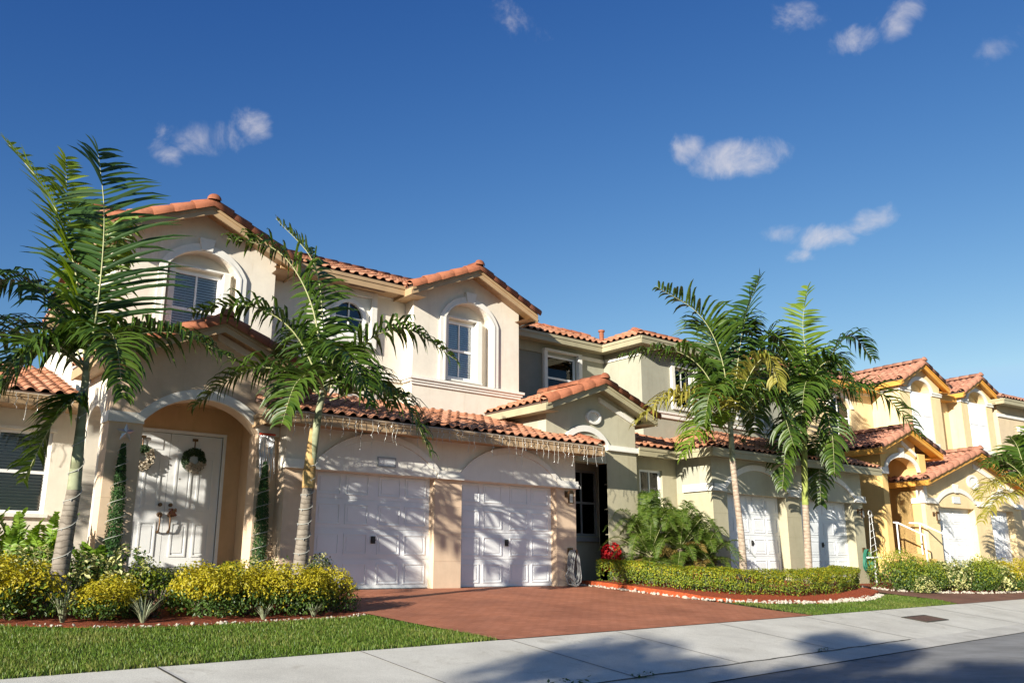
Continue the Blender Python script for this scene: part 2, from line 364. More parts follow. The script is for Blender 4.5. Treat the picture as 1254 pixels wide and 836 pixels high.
def gable_roof(parent, fr, uc, half, d0, d1, zr, slope, fas, tmat='tile', fh=.17, skew=0, caps_on=True, wall_d=None, left_d1=None):
    """gable roof running from the rake at depth d0 back to d1; zr = ridge height of the deck"""
    T = MB(fr); D = MB(fr); F = MB(fr); K = MB(fr)
    ze = zr - half * slope; cs = 1 / sqrt(1 + slope * slope); SL = half / cs
    sh = lambda d: skew * (d - d0)
    for sgn in (-1, 1):
        dd = left_d1 if (left_d1 and sgn < 0) else d1
        ue = uc + sgn * half
        O = fr(ue, d0, ze)
        A = (fr(ue + sh(dd), dd, ze) - O); Lg = A.length; A.normalize()
        E = (fr(uc, d0, zr) - O).normalized()
        poly = [(0, 0), (Lg, 0), (Lg, SL), (0, SL)]
        deck(D, O, A, E, poly); tiles(T, O, A, E, [(.06, 0), (Lg, 0), (Lg, SL), (.06, SL)])
        # rake board, eave board, soffit
        a = fr(ue, d0, 0); 
        pr = [(ue, ze - .045), (uc, zr - .045), (uc, zr - .045 - fh), (ue, ze - .045 - fh)]
        F.ext(pr, d0, d0 + .04)
        pr2 = [(ue + sgn * -.02, ze - .03), (uc, zr - .03 + .004), (uc, zr - .10), (ue + sgn * -.02, ze - .10)]
        F.ext(pr2, d0 - .025, d0 - .001)
        F.bar((ue + sgn * -.02 + 0, d0 + .041, ze - .045 - fh / 2), (ue + sgn * -.02 + sh(dd), dd, ze - .045 - fh / 2), .04, fh)
        if wall_d is not None:   # rake soffit
            z0 = ze - .06 - .03; z1 = zr - .06 - .03
            F.add([(ue, d0 + .04, z0), (uc, d0 + .04, z1), (uc, wall_d, z1), (ue, wall_d, z0)], [(0, 1, 2, 3)])
        # eave soffit
        iw = ue - sgn * min(.45, half * .3)
        F.add([(ue, d0 + .05, ze - .045 - fh + .02), (iw, d0 + .05, ze - .045 - fh + .02), (iw + sh(dd), dd, ze - .045 - fh + .02), (ue + sh(dd), dd, ze - .045 - fh + .02)], [(0, 1, 2, 3)])
        if caps_on: caps(K, fr(ue, d0 + .035, ze + .03), fr(uc - sgn * .03, d0 + .035, zr + .045), .135, .42, wrap=.5)
    caps(K, fr(uc + sh(d1), d1, zr + .07), fr(uc, d0 - .06, zr + .09), .13, ball=True)
    r = D.build('roof', 'deck', parent)
    T.build('tile_covering', tmat, r); K.pieces('ridge_cap', 'cap' if tmat == 'tile' else tmat, r); F.pieces('fascia', fas, r)
    return r
def shed_roof(parent, fr, planes, fas_segs, fas, tmat='tile', capsegs=(), fh=.2):
    """planes: list of (O, eu, ev, poly); fas_segs: eave lines ((u,d,z),(u,d,z)) ; soffits as quads"""
    T = MB(fr); D = MB(fr); F = MB(fr); K = MB(fr)
    for O, eu, ev, poly in planes:
        o = fr(*O); e = fr.e * eu[0] + fr.n * eu[1] + V((0, 0, eu[2])); w = fr.e * ev[0] + fr.n * ev[1] + V((0, 0, ev[2]))
        deck(D, o, e, w, poly); tiles(T, o, e, w, poly)
    for seg in fas_segs:
        if len(seg) == 2:
            (a, b, c), (p, q, r_) = seg
            F.bar((a, b, c - .06 - fh / 2), (p, q, r_ - .06 - fh / 2), .035, fh)
            t = (fr(p, q, 0) - fr(a, b, 0)).normalized(); nx = V((t.y, -t.x, 0))
            A = fr(a, b, c - .085) + nx * .0; B = fr(p, q, r_ - .085)
            # upper drip board sits just proud of the lower one
            s_ = .03 if True else 0
            for sg in (1,):
                F.bar(A + nx * .028, B + nx * .028, .02, .075, local=False)
        else: F.add(seg, [tuple(range(len(seg)))])
    for A, B in capsegs: caps(K, fr(*A), fr(*B), .11)
    r = D.build('roof', 'deck', parent); T.build('tile_covering', tmat, r); F.pieces('fascia', fas, r)
    if capsegs: K.pieces('ridge_cap', 'cap' if tmat == 'tile' else tmat, r)
    return r
def garage_door(parent, fr, u0, u1, z0, z1, d, rows=4, cols=4, handle=True):
    m = MB(fr); m.box(u0, u1, d, d + .05, z0 + .03, z1)
    H = (z1 - z0 - .03) / rows; W = (u1 - u0) / cols
    for r in range(rows):
        zb = z0 + .03 + r * H
        m.box(u0, u1, d - .012, d - .0015, zb + .012, zb + H - .012)           # the section, joints between sections stay open
        for c in range(cols):
            a, b = u0 + c * W + .085, u0 + (c + 1) * W - .085; zz0, zz1 = zb + .085, zb + H - .085
            if c % 2: a -= .03; b -= .03
            else: a += .03; b += .03
            fw = .022
            for q in ((a, b, zz0, zz0 + fw), (a, b, zz1 - fw, zz1), (a, a + fw, zz0 + fw, zz1 - fw), (b - fw, b, zz0 + fw, zz1 - fw)): m.box(q[0], q[1], d - .027, d - .0135, q[2], q[3])
            m.box(a + .06, b - .06, d - .022, d - .0135, zz0 + .06, zz1 - .06)
    o = m.build('garage_door', 'gdoor', parent)
    s = MB(fr); s.box(u0, u1, d - .02, d + .04, z0, z0 + .028); s.build('bottom_seal', 'seal', o)
    if handle:
        h = MB(fr); c = (u0 + u1) / 2 + .02; zz = z0 + .95
        h.box(c - .05, c + .05, d - .034, d - .0285, zz - .07, zz + .07); h.box(c - .02, c + .02, d - .05, d - .0345, zz - .04, zz + .05); h.box(c - .045, c + .045, d - .058, d - .0505, zz - .012, zz + .012)
        h.build('handle', 'black', o)
    return o
def sash_window(parent, fr, u0, u1, z0, z1, d, blind='blind', fmat='frame', fw=.06, mid=True, vert=True, half_blind=False, extra=None, name='window'):
    m = MB(fr)
    m.ext([(u0, z0), (u1, z0), (u1, z1), (u0, z1)], d, d + .07, [[(u0 + fw, z0 + fw), (u1 - fw, z0 + fw), (u1 - fw, z1 - fw), (u0 + fw, z1 - fw)]])
    zm = (z0 + z1) / 2; uc = (u0 + u1) / 2
    if mid: m.box(u0 + fw, u1 - fw, d + .012, d + .055, zm - .028, zm + .028)
    if vert:
        m.box(uc - .019, uc + .019, d + .014, d + .05, zm + .0285, z1 - fw); m.box(uc - .019, uc + .019, d + .02, d + .052, z0 + fw, zm - .0285)
    o = m.build(name, fmat, parent)
    g = MB(fr); g.box(u0 + fw, u1 - fw, d + .034, d + .039, z0 + fw, z1 - fw); g.build('pane', 'glass', o)
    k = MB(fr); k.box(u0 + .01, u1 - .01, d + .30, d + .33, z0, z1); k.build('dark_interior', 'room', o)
    if blind:
        s = MB(fr); z = z1 - fw - .01; zz = (zm if half_blind else z0 + fw)
        while z > zz:
            s.add([(u0 + fw, d + .06, z), (u1 - fw, d + .06, z), (u1 - fw, d + .078, z - .037), (u0 + fw, d + .078, z - .037)], [(0, 1, 2, 3)]); z -= .056
        s.box(uc - .2, uc - .194, d + .052, d + .056, zz, z1 - fw)
        s.build('blind', blind, o)
    if extra:
        s = MB(fr)
        for a, b, za, zb in extra: 
            nn = 10
            for i in range(nn):
                x0 = a + (b - a) * i / nn; x1 = a + (b - a) * (i + 1) / nn; dd0 = d + .15 + .02 * sin(i * 2.1); dd1 = d + .15 + .02 * sin((i + 1) * 2.1)
                s.add([(x0, dd0, za), (x1, dd1, za), (x1, dd1, zb), (x0, dd0, zb)], [(0, 1, 2, 3)])
        s.build('curtain', 'curtain', o)
    return o
def keystone(m, c, z0, z1, w, d0, d1): m.ext([(c - w * .38, z0), (c + w * .38, z0), (c + w * .55, z1), (c - w * .55, z1)], d0, d1)
def lamp(parent, fr, u, d, z):
    m = MB(fr); m.box(u - .05, u + .05, d - .025, d, z - .02, z + .12); m.box(u - .012, u + .012, d - .12, d - .026, z + .06, z + .085)
    m.ext([(u - .085, z + .05), (u + .085, z + .05), (u + .03, z + .13), (u - .03, z + .13)], d - .19, d - .121); m.box(u - .075, u + .075, d - .185, d - .125, z - .17, z - .15)
    for a in (-.07, .058): m.box(u + a, u + a + .012, d - .18, d - .13, z - .149, z + .049)
    o = m.build('wall_lamp', 'bronze', parent)
    g = MB(fr); g.box(u - .05, u + .05, d - .175, d - .135, z - .149, z + .049); g.build('lamp_glass', 'lampglass', o); return o
# ------------------------------------------------------------------ house one (pale pink-beige, nearest)
H1 = empty('townhouse', (9.2, 4, 0), 'pale beige house nearest the camera, with wreaths on its white double front door', 'house', 'row of two-storey houses')
def wallobj(parent, mat, fn, fr=ID, name='wall'):
    m = MB(fr); fn(m); return m.pieces(name, mat, parent)
SLP = .32
# garage block
def f(m):
    for a, b in ((7.0, 7.66), (10.32, 11.0), (13.68, 14.28)):
        m.box(a, b, 0, .3, -.35, 2.2)
        for z in (.56, 1.1, 1.65): m.box(a - .002, b + .002, -.004, .2, z - .006, z + .006)
    m.box(7.0, 7.25, .3, 2.3, -.35, 3.0); m.box(14.03, 14.28, .3, 2.07, -.35, 3.9)
wallobj(H1, 'low1', f)
wallobj(H1, 'up1', lambda m: (m.box(7.0, 14.28, 0.0, .3, 2.2, 3.12),))
def f(m):
    for a, b, top in ((7.66, 10.32, 2.86), (11.0, 13.68, 2.86)):
        m.ext([(a, 2.215), (b, 2.215)] + segarc(a, b, 2.30, top), -.05, .05)
        m.ext(band(a, b, 2.215, 2.30, top, .13, legs=False), -.075, .04)
    for a, b in ((6.97, 7.64), (10.36, 10.96), (13.70, 14.31)):
        m.box(a, b, -.07, .02, 2.205, 2.37); m.box(a - .02, b + .03, -.10, .02, 2.20, 2.26); m.box(a - .01, b + .02, -.085, .02, 2.261, 2.30)
    m.box(14.285, 14.36, -.10, .35, 2.20, 2.26)
wallobj(H1, 'white', f, name='garage_door_trim')
for a, b in ((7.66, 10.32), (11.0, 13.68)): garage_door(H1, ID, a - .02, b + .02, 0.0, 2.26, .21)
m = MB(); m.box(8.92, 9.30, -.066, -.051, 2.37, 2.52); po = m.build('house_plaque', 'plaque', H1)
m = MB(); m.ext([(8.90, 2.35), (9.32, 2.35), (9.32, 2.54), (8.90, 2.54)], -.076, -.0515, [[(8.92, 2.37), (9.30, 2.37), (9.30, 2.52), (8.92, 2.52)]]); m.build('plaque_border', 'dframe', po)
lamp(H1, ID, 13.98, -.002, 2.02); lamp(H1, ID, 7.40, -.002, 1.98)
# garage roof
L3 = sqrt(1 + SLP * SLP)
X0, X1 = 6.5, 14.66
pl = [((X0, -.6, 3.17), (1, 0, 0), (0, 1, SLP), [(0, 0), (X1 - X0, 0), (X1 - X0, 3.2 * L3), (.9, 3.2 * L3), (0, 1.5 * L3)])]
shed_roof(H1, ID, pl, [((X0, -.6, 3.2), (X1, -.6, 3.2)), ((X0, .45, 3.2), (X0, -.6, 3.2)), [(X0, -.58, 2.99), (X1, -.58, 2.99), (X1, .02, 2.99), (X0, .02, 2.99)],
      ], 'fascia1', capsegs=[((X1 - .05, -.55, 3.24), (X1 - .05, 2.0, 3.24 + SLP * 2.55))])
m = MB(); m.ext([(X0, 3.0), (X0, 3.17), (7.0, 3.17), (7.0, 3.0)], .0, .4); m.ext([(X1 - .04, 2.95), (X1, 2.95), (X1, 3.19), (X1 - .04, 3.19)], -.57, -.05); m.build('fascia_return', 'fascia1', H1)
# upper storey: two gabled bays and the wall between
def bay(parent, fr, mat, u0, u1, d, z0, ze, za, ua, nu0, nu1, nzb, nzs, nzc, thick=.5, blind='blind', win=None, frm='frame', trimw=.16, extra=None, win_dd=.24):
    m = MB(fr); m.ext([(u0, z0), (u1, z0), (u1, ze), (ua, za), (u0, ze)], d, d + thick, [opening(nu0, nu1, nzb, nzs, nzc)]); m.build('wall', mat, parent)
    m = MB(fr); m.box(nu0 - .1, nu1 + .1, d + win_dd, d + win_dd + .2, nzb - .1, win[2] - .06); 
    m2 = MB(fr); 
    w0, w1, wz0, wz1 = win
    m3 = MB(fr); D0, D1 = d + win_dd, d + win_dd + .06
    m3.box(nu0 - .1, w0 - .001, D0, D1, nzb - .1, nzc + .1); m3.box(w1 + .001, nu1 + .1, D0, D1, nzb - .1, nzc + .1); m3.box(w0 - .001, w1 + .001, D0, D1, wz1 + .001, nzc + .1); m3.box(w0 - .001, w1 + .001, D0, D1, nzb - .1, wz0 - .001)
    m3.build('wall', mat, parent)
    c = MB(fr)      # casing boards standing out of the niche at both sides of the sash
    for a, b in ((w0 - .11, w0 - .005), (w1 + .005, w1 + .14)): c.box(a, b, d + .06, d + win_dd - .002, wz0 - .05, wz1 + .06)
    c.box(w0 - .11, w1 + .14, d + .10, d + win_dd - .003, wz1 + .061, wz1 + .10)
    c.box(w0 - .11, w1 + .14, d + .03, d + win_dd - .003, wz0 - .09, wz0 - .051)
    c.pieces('window_casing', 'white', parent)
    t = MB(fr); t.ext(band(nu0, nu1, nzb, nzs, nzc, trimw), d - .05, d + .012)
    t.ext(band(nu0 - .001, nu1 + .001, nzb, nzs, nzc + .001, .045), d - .065, d - .049); uc = (nu0 + nu1) / 2
    keystone(t, uc, nzc + .02, nzc + trimw + .12, .3, d - .09, d + .02)
    t.build('window_trim', 'white', parent)
    sash_window(parent, fr, w0, w1, wz0, wz1, d + win_dd - .01, blind, frm, extra=extra)
bay(H1, ID, 'up1', 4.22, 7.45, 2.07, 2.6, 6.83, 7.52, 5.82, 5.17, 6.64, 4.62, 6.28, 6.70, blind='blind', win=(5.36, 6.36, 4.72, 6.30))
bay(H1, ID, 'up1', 11.0, 14.28, 2.07, 3.0, 6.94, 7.64, 12.62, 11.92, 13.40, 4.82, 6.42, 6.88, blind='blind', win=(12.08, 12.98, 4.95, 6.42), extra=[(12.82, 12.93, 5.0, 6.38)])
def f(m):
    m.ext([(7.45, 3.2), (11.0, 3.2), (11.0, 7.05), (7.45, 7.05)], 2.45, 2.8, [[(9.0, 5.55), (9.95, 5.55), (9.95, 6.6), (9.0, 6.6)]])
    m.box(14.03, 14.28, 2.57, 11.0, -.3, 6.85); m.box(4.9, 14.28, 10.8, 11.05, -.3, 6.85)
    m.add([(4.22, 2.3, 0), (5.0, 11.0, 0), (5.0, 11.0, 6.8), (4.22, 2.3, 6.75), (4.45, 2.57, 0), (5.25, 11, 0), (5.25, 11, 6.8), (4.45, 2.57, 6.75)], [(0, 1, 2, 3), (7, 6, 5, 4), (3, 2, 6, 7), (0, 3, 7, 4), (1, 5, 6, 2)])
wallobj(H1, 'up1', f)
def f(m):       # belt courses
    m.box(10.93, 14.35, 2.0, 2.06, 4.68, 4.74); m.box(10.89, 14.39, 1.96, 2.06, 4.741, 4.80); m.box(10.96, 14.32, 2.03, 2.06, 4.62, 4.679)
    m.box(10.89, 10.99, 2.065, 2.40, 4.741, 4.80); m.box(10.93, 10.99, 2.065, 2.40, 4.68, 4.74)
    m.box(7.46, 10.88, 2.40, 2.449, 4.68, 4.74); m.box(7.46, 10.88, 2.36, 2.449, 4.741, 4.80)
    m.box(7.46, 10.95, 2.415, 2.449, 6.70, 6.80); 
wallobj(H1, 'white', f, name='belt_course')
# square panel with the round window
def f(m):
    m.ext([(8.78, 5.36), (10.15, 5.36), (10.15, 6.72), (8.78, 6.72)], 2.33, 2.448, [[(8.92, 5.50), (10.01, 5.50), (10.01, 6.58), (8.92, 6.58)]])
    m.ext([(8.921, 5.501), (10.009, 5.501), (10.009, 6.579), (8.921, 6.579)], 2.43, 2.52, [[(9.46 + .40 * cos(i * pi / 14), 6.04 + .40 * sin(i * pi / 14)) for i in range(28)]])
sp = wallobj(H1, 'white', f, name='window_surround')
m = MB(); ring = lambda r: [(9.46 + r * cos(i * pi / 14), 6.04 + r * sin(i * pi / 14)) for i in range(28)]
m.ext(ring(.45), 2.39, 2.47, [ring(.36)]); m.box(9.10, 9.82, 2.435, 2.46, 6.025, 6.055); m.box(9.445, 9.475, 2.432, 2.4625, 5.68, 6.40)
rw = m.build('round_window', 'frame', H1)
m = MB(); m.ext(ring(.37), 2.474, 2.479); m.build('pane', 'glass', rw)
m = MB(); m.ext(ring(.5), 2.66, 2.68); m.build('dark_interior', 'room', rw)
# roofs above
gable_roof(H1, ID, 5.82, 1.95, 1.62, 4.2, 7.60, .43, 'fascia1', skew=.085, wall_d=2.07, left_d1=10.5)
gable_roof(H1, ID, 12.62, 1.97, 1.64, 4.2, 7.72, .43, 'fascia1', wall_d=2.07)
SM = .42; cs = sqrt(1 + SM * SM)
pl = [((4.3, 1.95, 6.93), (1, 0, 0), (0, 1, SM), [(3.25, 0), (6.55, 0), (8.35, 1.85 * cs), (10.15, 1.85 * cs), (10.15, 3.05 * cs), (0, 3.05 * cs), (0, 1.7 * cs), (1.5, 1.7 * cs)]),
      ((4.3, 8.05, 6.93), (1, 0, 0), (0, -1, SM), [(0, 0), (10.15, 0), (10.15, 3.05 * cs), (0, 3.05 * cs)])]
shed_roof(H1, ID, pl, [((7.5, 1.95, 6.95), (10.9, 1.95, 6.95)), [(7.4, 1.97, 6.73), (11.05, 1.97, 6.73), (11.05, 2.46, 6.73), (7.4, 2.46, 6.73)]], 'fascia1', capsegs=[((14.4, 5, 8.26), (4.3, 5, 8.26)), ((7.68, 1.98, 6.99), (5.9, 3.6, 7.66)), ((10.78, 1.98, 6.99), (12.5, 3.7, 7.7))])
m = MB(); m.box(9.25, 10.2, 2.06, 2.14, 6.722, 6.7285); m.build('soffit_vent', 'deck', H1)
m = MB(); m.tube([(14.62, 1.66, 6.72), (14.50, 1.75, 6.66), (14.34, 2.0, 6.6), (14.34, 2.2, 6.55)], .025, 6); m.build('roof_drain', 'black', H1)
# entry porch
def f(m):
    m.ext([(4.0, -.3), (4.52, -.3), (4.52, 2.84)] + segarc(4.52, 6.62, 2.84, 3.34)[::-1] + [(6.62, -.3), (6.995, -.3), (6.995, 4.12), (5.66, 4.66), (4.0, 3.99)], .4, .75)
    m.ext([(7.005, 3.2), (7.5, 3.2), (7.5, 3.92), (7.005, 4.11)], .42, .75)
wallobj(H1, 'low1', f)
def f(m):
    for a, b in ((3.985, 4.535), (6.605, 7.0)):
        m.box(a, b, .385, .765, -.3, 2.80)
        for z in (.35, .95, 1.55, 2.15): m.box(a - .003, b + .003, .381, .76, z - .006, z + .006)
wallobj(H1, 'low1', f)
def f(m):
    m.ext(band(4.52, 6.62, 2.84, 2.84, 3.34, .17, legs=False), .33, .42)
    m.box(3.95, 4.54, .345, .77, 2.801, 2.98); m.box(6.60, 7.02, .345, .398, 2.801, 2.98)
    m.ext([(6.6, 4.10), (5.7, 4.47), (5.7, 4.6), (6.99, 4.06), (6.99, 3.94)], .36, .399)
wallobj(H1, 'white', f, name='porch_arch_trim')
def f(m):       # left side of the porch with its own arch, back wall, ceiling
    fs = Fr((4.0, .75, 0), -90)
    mm = MB(Fr((4.0, 0, 0), -90))
    m.box(4.0, 4.28, .76, .95, 0, 3.9); m.box(4.0, 4.28, 1.85, 2.06, 0, 3.9); m.box(4.0, 4.28, .95, 1.85, 3.25, 3.9)
wallobj(H1, 'up1', f)
def sidearch(m):
    pts = [(.95, 3.26), (.95, 2.8)] + [(1.4 - .45 * cos(i * pi / 12), 2.8 + .4 * sin(i * pi / 12)) for i in range(13)] + [(1.85, 3.26)]
    n = len(pts); vs = [(4.0, a, b) for a, b in pts] + [(4.28, a, b) for a, b in pts]
    tr = tessellate_polygon([[V((a, b, 0)) for a, b in pts]])
    m.add(vs, [tuple(t) for t in tr] + [tuple(n + i for i in t) for t in tr] + [(i, (i + 1) % n, n + (i + 1) % n, n + i) for i in range(n)])
wallobj(H1, 'up1', sidearch)
def f(m):
    m.ext([(4.28, .1), (7.0, .1), (7.0, 3.9), (4.28, 3.9)], 1.82, 2.05, [[(4.50, .42), (6.50, .42), (6.50, 2.90), (4.50, 2.90)]])
    m.box(4.28, 7.0, .76, 1.82, 3.45, 3.6); m.box(6.88, 6.998, .76, 1.82, .1, 3.45)
wallobj(H1, 'porch1', f)
m = MB(); m.box(3.9, 7.0, .2, 1.95, -.3, .39); m.box(4.4, 6.7, -.25, .199, -.3, .2); m.build('porch_step', mat_plain('porch_concrete', (.42, .36, .30), rough=.85, bump=.3), H1)
m = MB(); m.ext([(4.44, .40), (6.56, .40), (6.56, 2.96), (4.44, 2.96)], 1.79, 1.87, [[(4.50, .42), (6.50, .42), (6.50, 2.90), (4.50, 2.90)]]); m.build('door_frame', 'frame', H1)
for i, (a, b) in enumerate(((4.505, 5.495), (5.505, 6.495))):
    m = MB(); m.box(a, b, 1.84, 1.885, .43, 2.895)
    for (z0, z1) in ((.62, 1.25), (1.47, 2.48)):
        for (p, q) in ((a + .13, a + .44), (b - .44, b - .13)):
            m.ext([(p, z0), (q, z0), (q, z1), (p, z1)], 1.824, 1.8395, [[(p + .035, z0 + .035), (q - .035, z0 + .035), (q - .035, z1 - .035), (p + .035, z1 - .035)]])
            m.box(p + .07, q - .07, 1.829, 1.8395, z0 + .07, z1 - .07)
    for (p, q) in ((a + .13, a + .44), (b - .44, b - .13)): m.box(p, q, 1.829, 1.8395, 2.58, 2.78)
    d = m.build('front_door', 'door', H1)
    h = MB(); x = b - .09 if i == 0 else a + .09
    h.tube([(x, 1.835, 1.56), (x, 1.79, 1.56)], .035, 10); h.tube([(x, 1.835, 1.38), (x, 1.78, 1.38), (x, 1.76, 1.36)], .045, 10)
    h.tube([(x, 1.78, 1.40), (x + .0, 1.75, 1.30), (x, 1.745, 1.2), (x, 1.76, 1.1), (x, 1.80, 1.06), (x, 1.838, 1.06)], [.018, .016, .014, .016, .02, .025], 8)
    h.build('handle', 'bronze', d)
    if i == 1:
        k = MB(); k.tube([(a + .22, 1.84, 2.05), (a + .22, 1.825, 2.05)], .014, 8); k.build('peephole', 'bronze', d)
gable_roof(H1, ID, 5.66, 1.98, -.06, 2.07, 4.74, .405, 'fascia1', wall_d=.4)
# left wing
def f(m):
    m.ext([(-.5, -.3), (3.98, -.3), (3.98, 3.5), (-.5, 3.5)], 2.6, 2.9, [[(1.9, 1.36), (3.62, 1.36), (3.62, 2.82), (1.9, 2.82)]])
wallobj(H1, 'up1', f)
sash_window(H1, ID, 1.9, 3.62, 1.36, 2.82, 2.66, 'dblind', fw=.05)
m = MB(); m.box(1.82, 3.68, 2.54, 2.598, 2.83, 2.88); m.box(1.82, 3.68, 2.52, 2.598, 1.29, 1.35); m.build('window_trim', 'white', H1)
shed_roof(H1, ID, [((-.8, 1.95, 3.42), (1, 0, 0), (0, 1, .33), [(0, 0), (4.7, 0), (4.7, 3.2), (0, 3.2)])], [((-.8, 1.95, 3.44), (3.9, 1.95, 3.44)), [(-.8, 1.97, 3.2), (3.98, 1.97, 3.2), (3.98, 2.62, 3.2), (-.8, 2.62, 3.2)]], 'fascia1')

# ------------------------------------------------------------------ house two (sage)
H2 = empty('townhouse', (20.0, 4, 0), 'sage green house in the middle of the row, round vent above its entry arch', 'house', 'row of two-storey houses')
G = -.62
def f(m):
    for a, b in ((18.55, 19.15), (21.80, 22.50), (25.30, 25.85)):
        m.box(a, b, G, G + .4, -.3, 2.33)
        for z in (.7, 1.25, 1.8): m.box(a - .003, b + .003, G - .004, G + .3, z - .007, z + .007)
    m.box(18.55, 18.8, G + .401, .56, -.3, 2.33); m.box(25.6, 25.85, G + .4, 8, -.3, 3.3)
wallobj(H2, 'pil2', f)
wallobj(H2, 'low2', lambda m: (m.box(18.55, 25.85, G, G + .4, 2.33, 3.42),))
wallobj(H2, 'up2', lambda m: (m.box(18.551, 18.8, G + .402, .56, 2.331, 3.42),))  # side face in darker stucco than the front, to temper its sunlight
def f(m):
    for a, b in ((19.15, 21.80), (22.50, 25.30)): m.ext(band(a - .05, b + .05, 2.36, 2.46, 2.98, .16, legs=False), G - .05, G + .05)
    for a, b in ((18.5, 19.02), (21.92, 22.38), (25.4, 25.9)): m.box(a, b, G - .08, G + .02, 2.36, 2.55); m.box(a - .02, b + .02, G - .105, G + .02, 2.355, 2.42)
    m.box(18.47, 18.545, G - .08, .3, 2.36, 2.55); m.box(25.855, 25.93, G - .08, G + .5, 2.36, 2.55)
wallobj(H2, 'white', f, name='garage_door_trim')
for a, b in ((19.15, 21.80), (22.50, 25.30)): garage_door(H2, ID, a - .02, b + .02, .12, 2.38, G + .3)
lamp(H2, ID, 25.55, G - .002, 2.05)
# recess beside the garage
wallobj(H2, 'pil2', lambda m: (m.ext([(16.4, -.3), (18.55, -.3), (18.55, 3.42), (16.4, 3.42)], .561, .86, [[(16.92, 1.2), (17.98, 1.2), (17.98, 2.92), (16.92, 2.92)]]),))
sash_window(H2, ID, 17.16, 17.98, 1.2, 2.92, .64, 'blind'); m = MB(); m.box(16.92, 17.155, .62, .70, 1.2, 2.92); m.build('shutter', 'pil2', H2)
# entry block
def f(m):
    m.ext([(13.56, 2.3), (14.3, 2.3), (14.3, 2.9), (15.54, 2.9), (15.54, -.3), (16.59, -.3), (16.59, 4.20), (15.07, 4.75), (13.56, 4.20)], .2, .5)
    m.ext([(14.285, -.3), (14.45, -.3), (14.45, 2.91), (14.285, 2.91)], .21, .5)
wallobj(H2, 'low2', f)
wallobj(H2, 'pil2', lambda m: (m.box(15.54, 16.60, .19, .51, -.3, 3.22), [m.box(15.537, 16.603, .186, .3, z - .007, z + .007) for z in (.6, 1.2, 1.8, 2.4)]))
wallobj(H2, 'up2', lambda m: (m.box(13.561, 13.75, .501, 2.06, 3.4, 4.2), m.box(16.45, 16.59, .501, 3.1, -.3, 4.15)))
wallobj(H2, 'low2', lambda m: (m.ext([(14.285, -.3), (16.45, -.3), (16.45, 3.3), (14.285, 3.3)], 1.3, 1.5, [[(15.25, 1.2), (16.28, 1.2), (16.28, 2.85), (15.25, 2.85)]]), m.box(14.285, 16.45, .51, 1.3, 3.3, 3.4)))
sash_window(H2, ID, 15.25, 16.28, 1.2, 2.85, 1.34, None, 'dframe'); m = MB(); m.box(15.1, 16.4, 1.2, 1.299, 1.06, 1.16); m.build('sill', 'dframe', H2)
def f(m):
    m.ext(band(14.1, 15.54, 3.2, 3.22, 3.62, .15, legs=False), .14, .22); m.box(15.52, 16.65, .13, .185, 3.221, 3.36); m.box(15.5, 16.69, .10, .19, 3.225, 3.27); m.box(16.605, 16.67, .12, .45, 3.221, 3.36)
    m.ext([(15.3, 4.40), (16.58, 3.93), (16.58, 4.06), (15.3, 4.53)], .155, .199)
wallobj(H2, 'white', f, name='arch_trim')
ov = lambda u, z, a, b, n=28: [(u + a * cos(i * 2 * pi / n), z + b * sin(i * 2 * pi / n)) for i in range(n)]
m = MB(); m.ext(ov(15.08, 4.0, .245, .175), .13, .2, [ov(15.08, 4.0, .175, .122)]); rv = m.build('round_vent', 'white', H2)
m = MB(); [m.box(14.9, 15.26, .175, .185, 3.89 + i * .028, 3.905 + i * .028) for i in range(8)]; m.ext(ov(15.08, 4.0, .18, .125), .186, .199); m.build('louvre', 'white', rv)
gable_roof(H2, ID, 15.07, 1.9, -.25, 2.07, 4.83, .365, 'fascia2', wall_d=.2)
# garage hip roof with its return along the recess
S2 = .36; c2 = sqrt(1 + S2 * S2); e = -1.08; ze = 3.42
dp = 1.6 - e; w = 26.35 - 18.05
pl = [((18.05, e, ze), (1, 0, 0), (0, 1, S2), [(0, 0), (w, 0), (w, dp * c2), (dp, dp * c2)]),
      ((18.05, e, ze), (0, 1, 0), (1, 0, S2), [(0, 0), (1.18, 0), (dp, 1.55 * c2), (dp, dp * c2)]),
      ((16.6, .10, ze), (1, 0, 0), (0, 1, S2), [(0, 0), (1.45, 0), (3.0, 1.55 * c2), (3.0, 3.0 * c2), (0, 3.0 * c2)])]
shed_roof(H2, ID, pl, [((18.05, e, ze + .02), (26.35, e, ze + .02)), ((18.05, .1, ze + .02), (18.05, e, ze + .02)), ((16.6, .1, ze + .02), (18.03, .1, ze + .02)),
    [(18.06, e + .02, ze - .19), (26.35, e + .02, ze - .19), (26.35, G + .01, ze - .19), (18.06, G + .01, ze - .19)], [(18.06, G, ze - .19), (18.56, G, ze - .19), (18.56, .57, ze - .19), (18.06, .57, ze - .19)], [(16.6, .12, ze - .192), (18.1, .12, ze - .192), (18.1, .57, ze - .192), (16.6, .57, ze - .192)]],
    'fascia2', capsegs=[((18.1, e + .05, ze + .05), (18.05 + dp, 1.55, ze + .05 + dp * S2))])
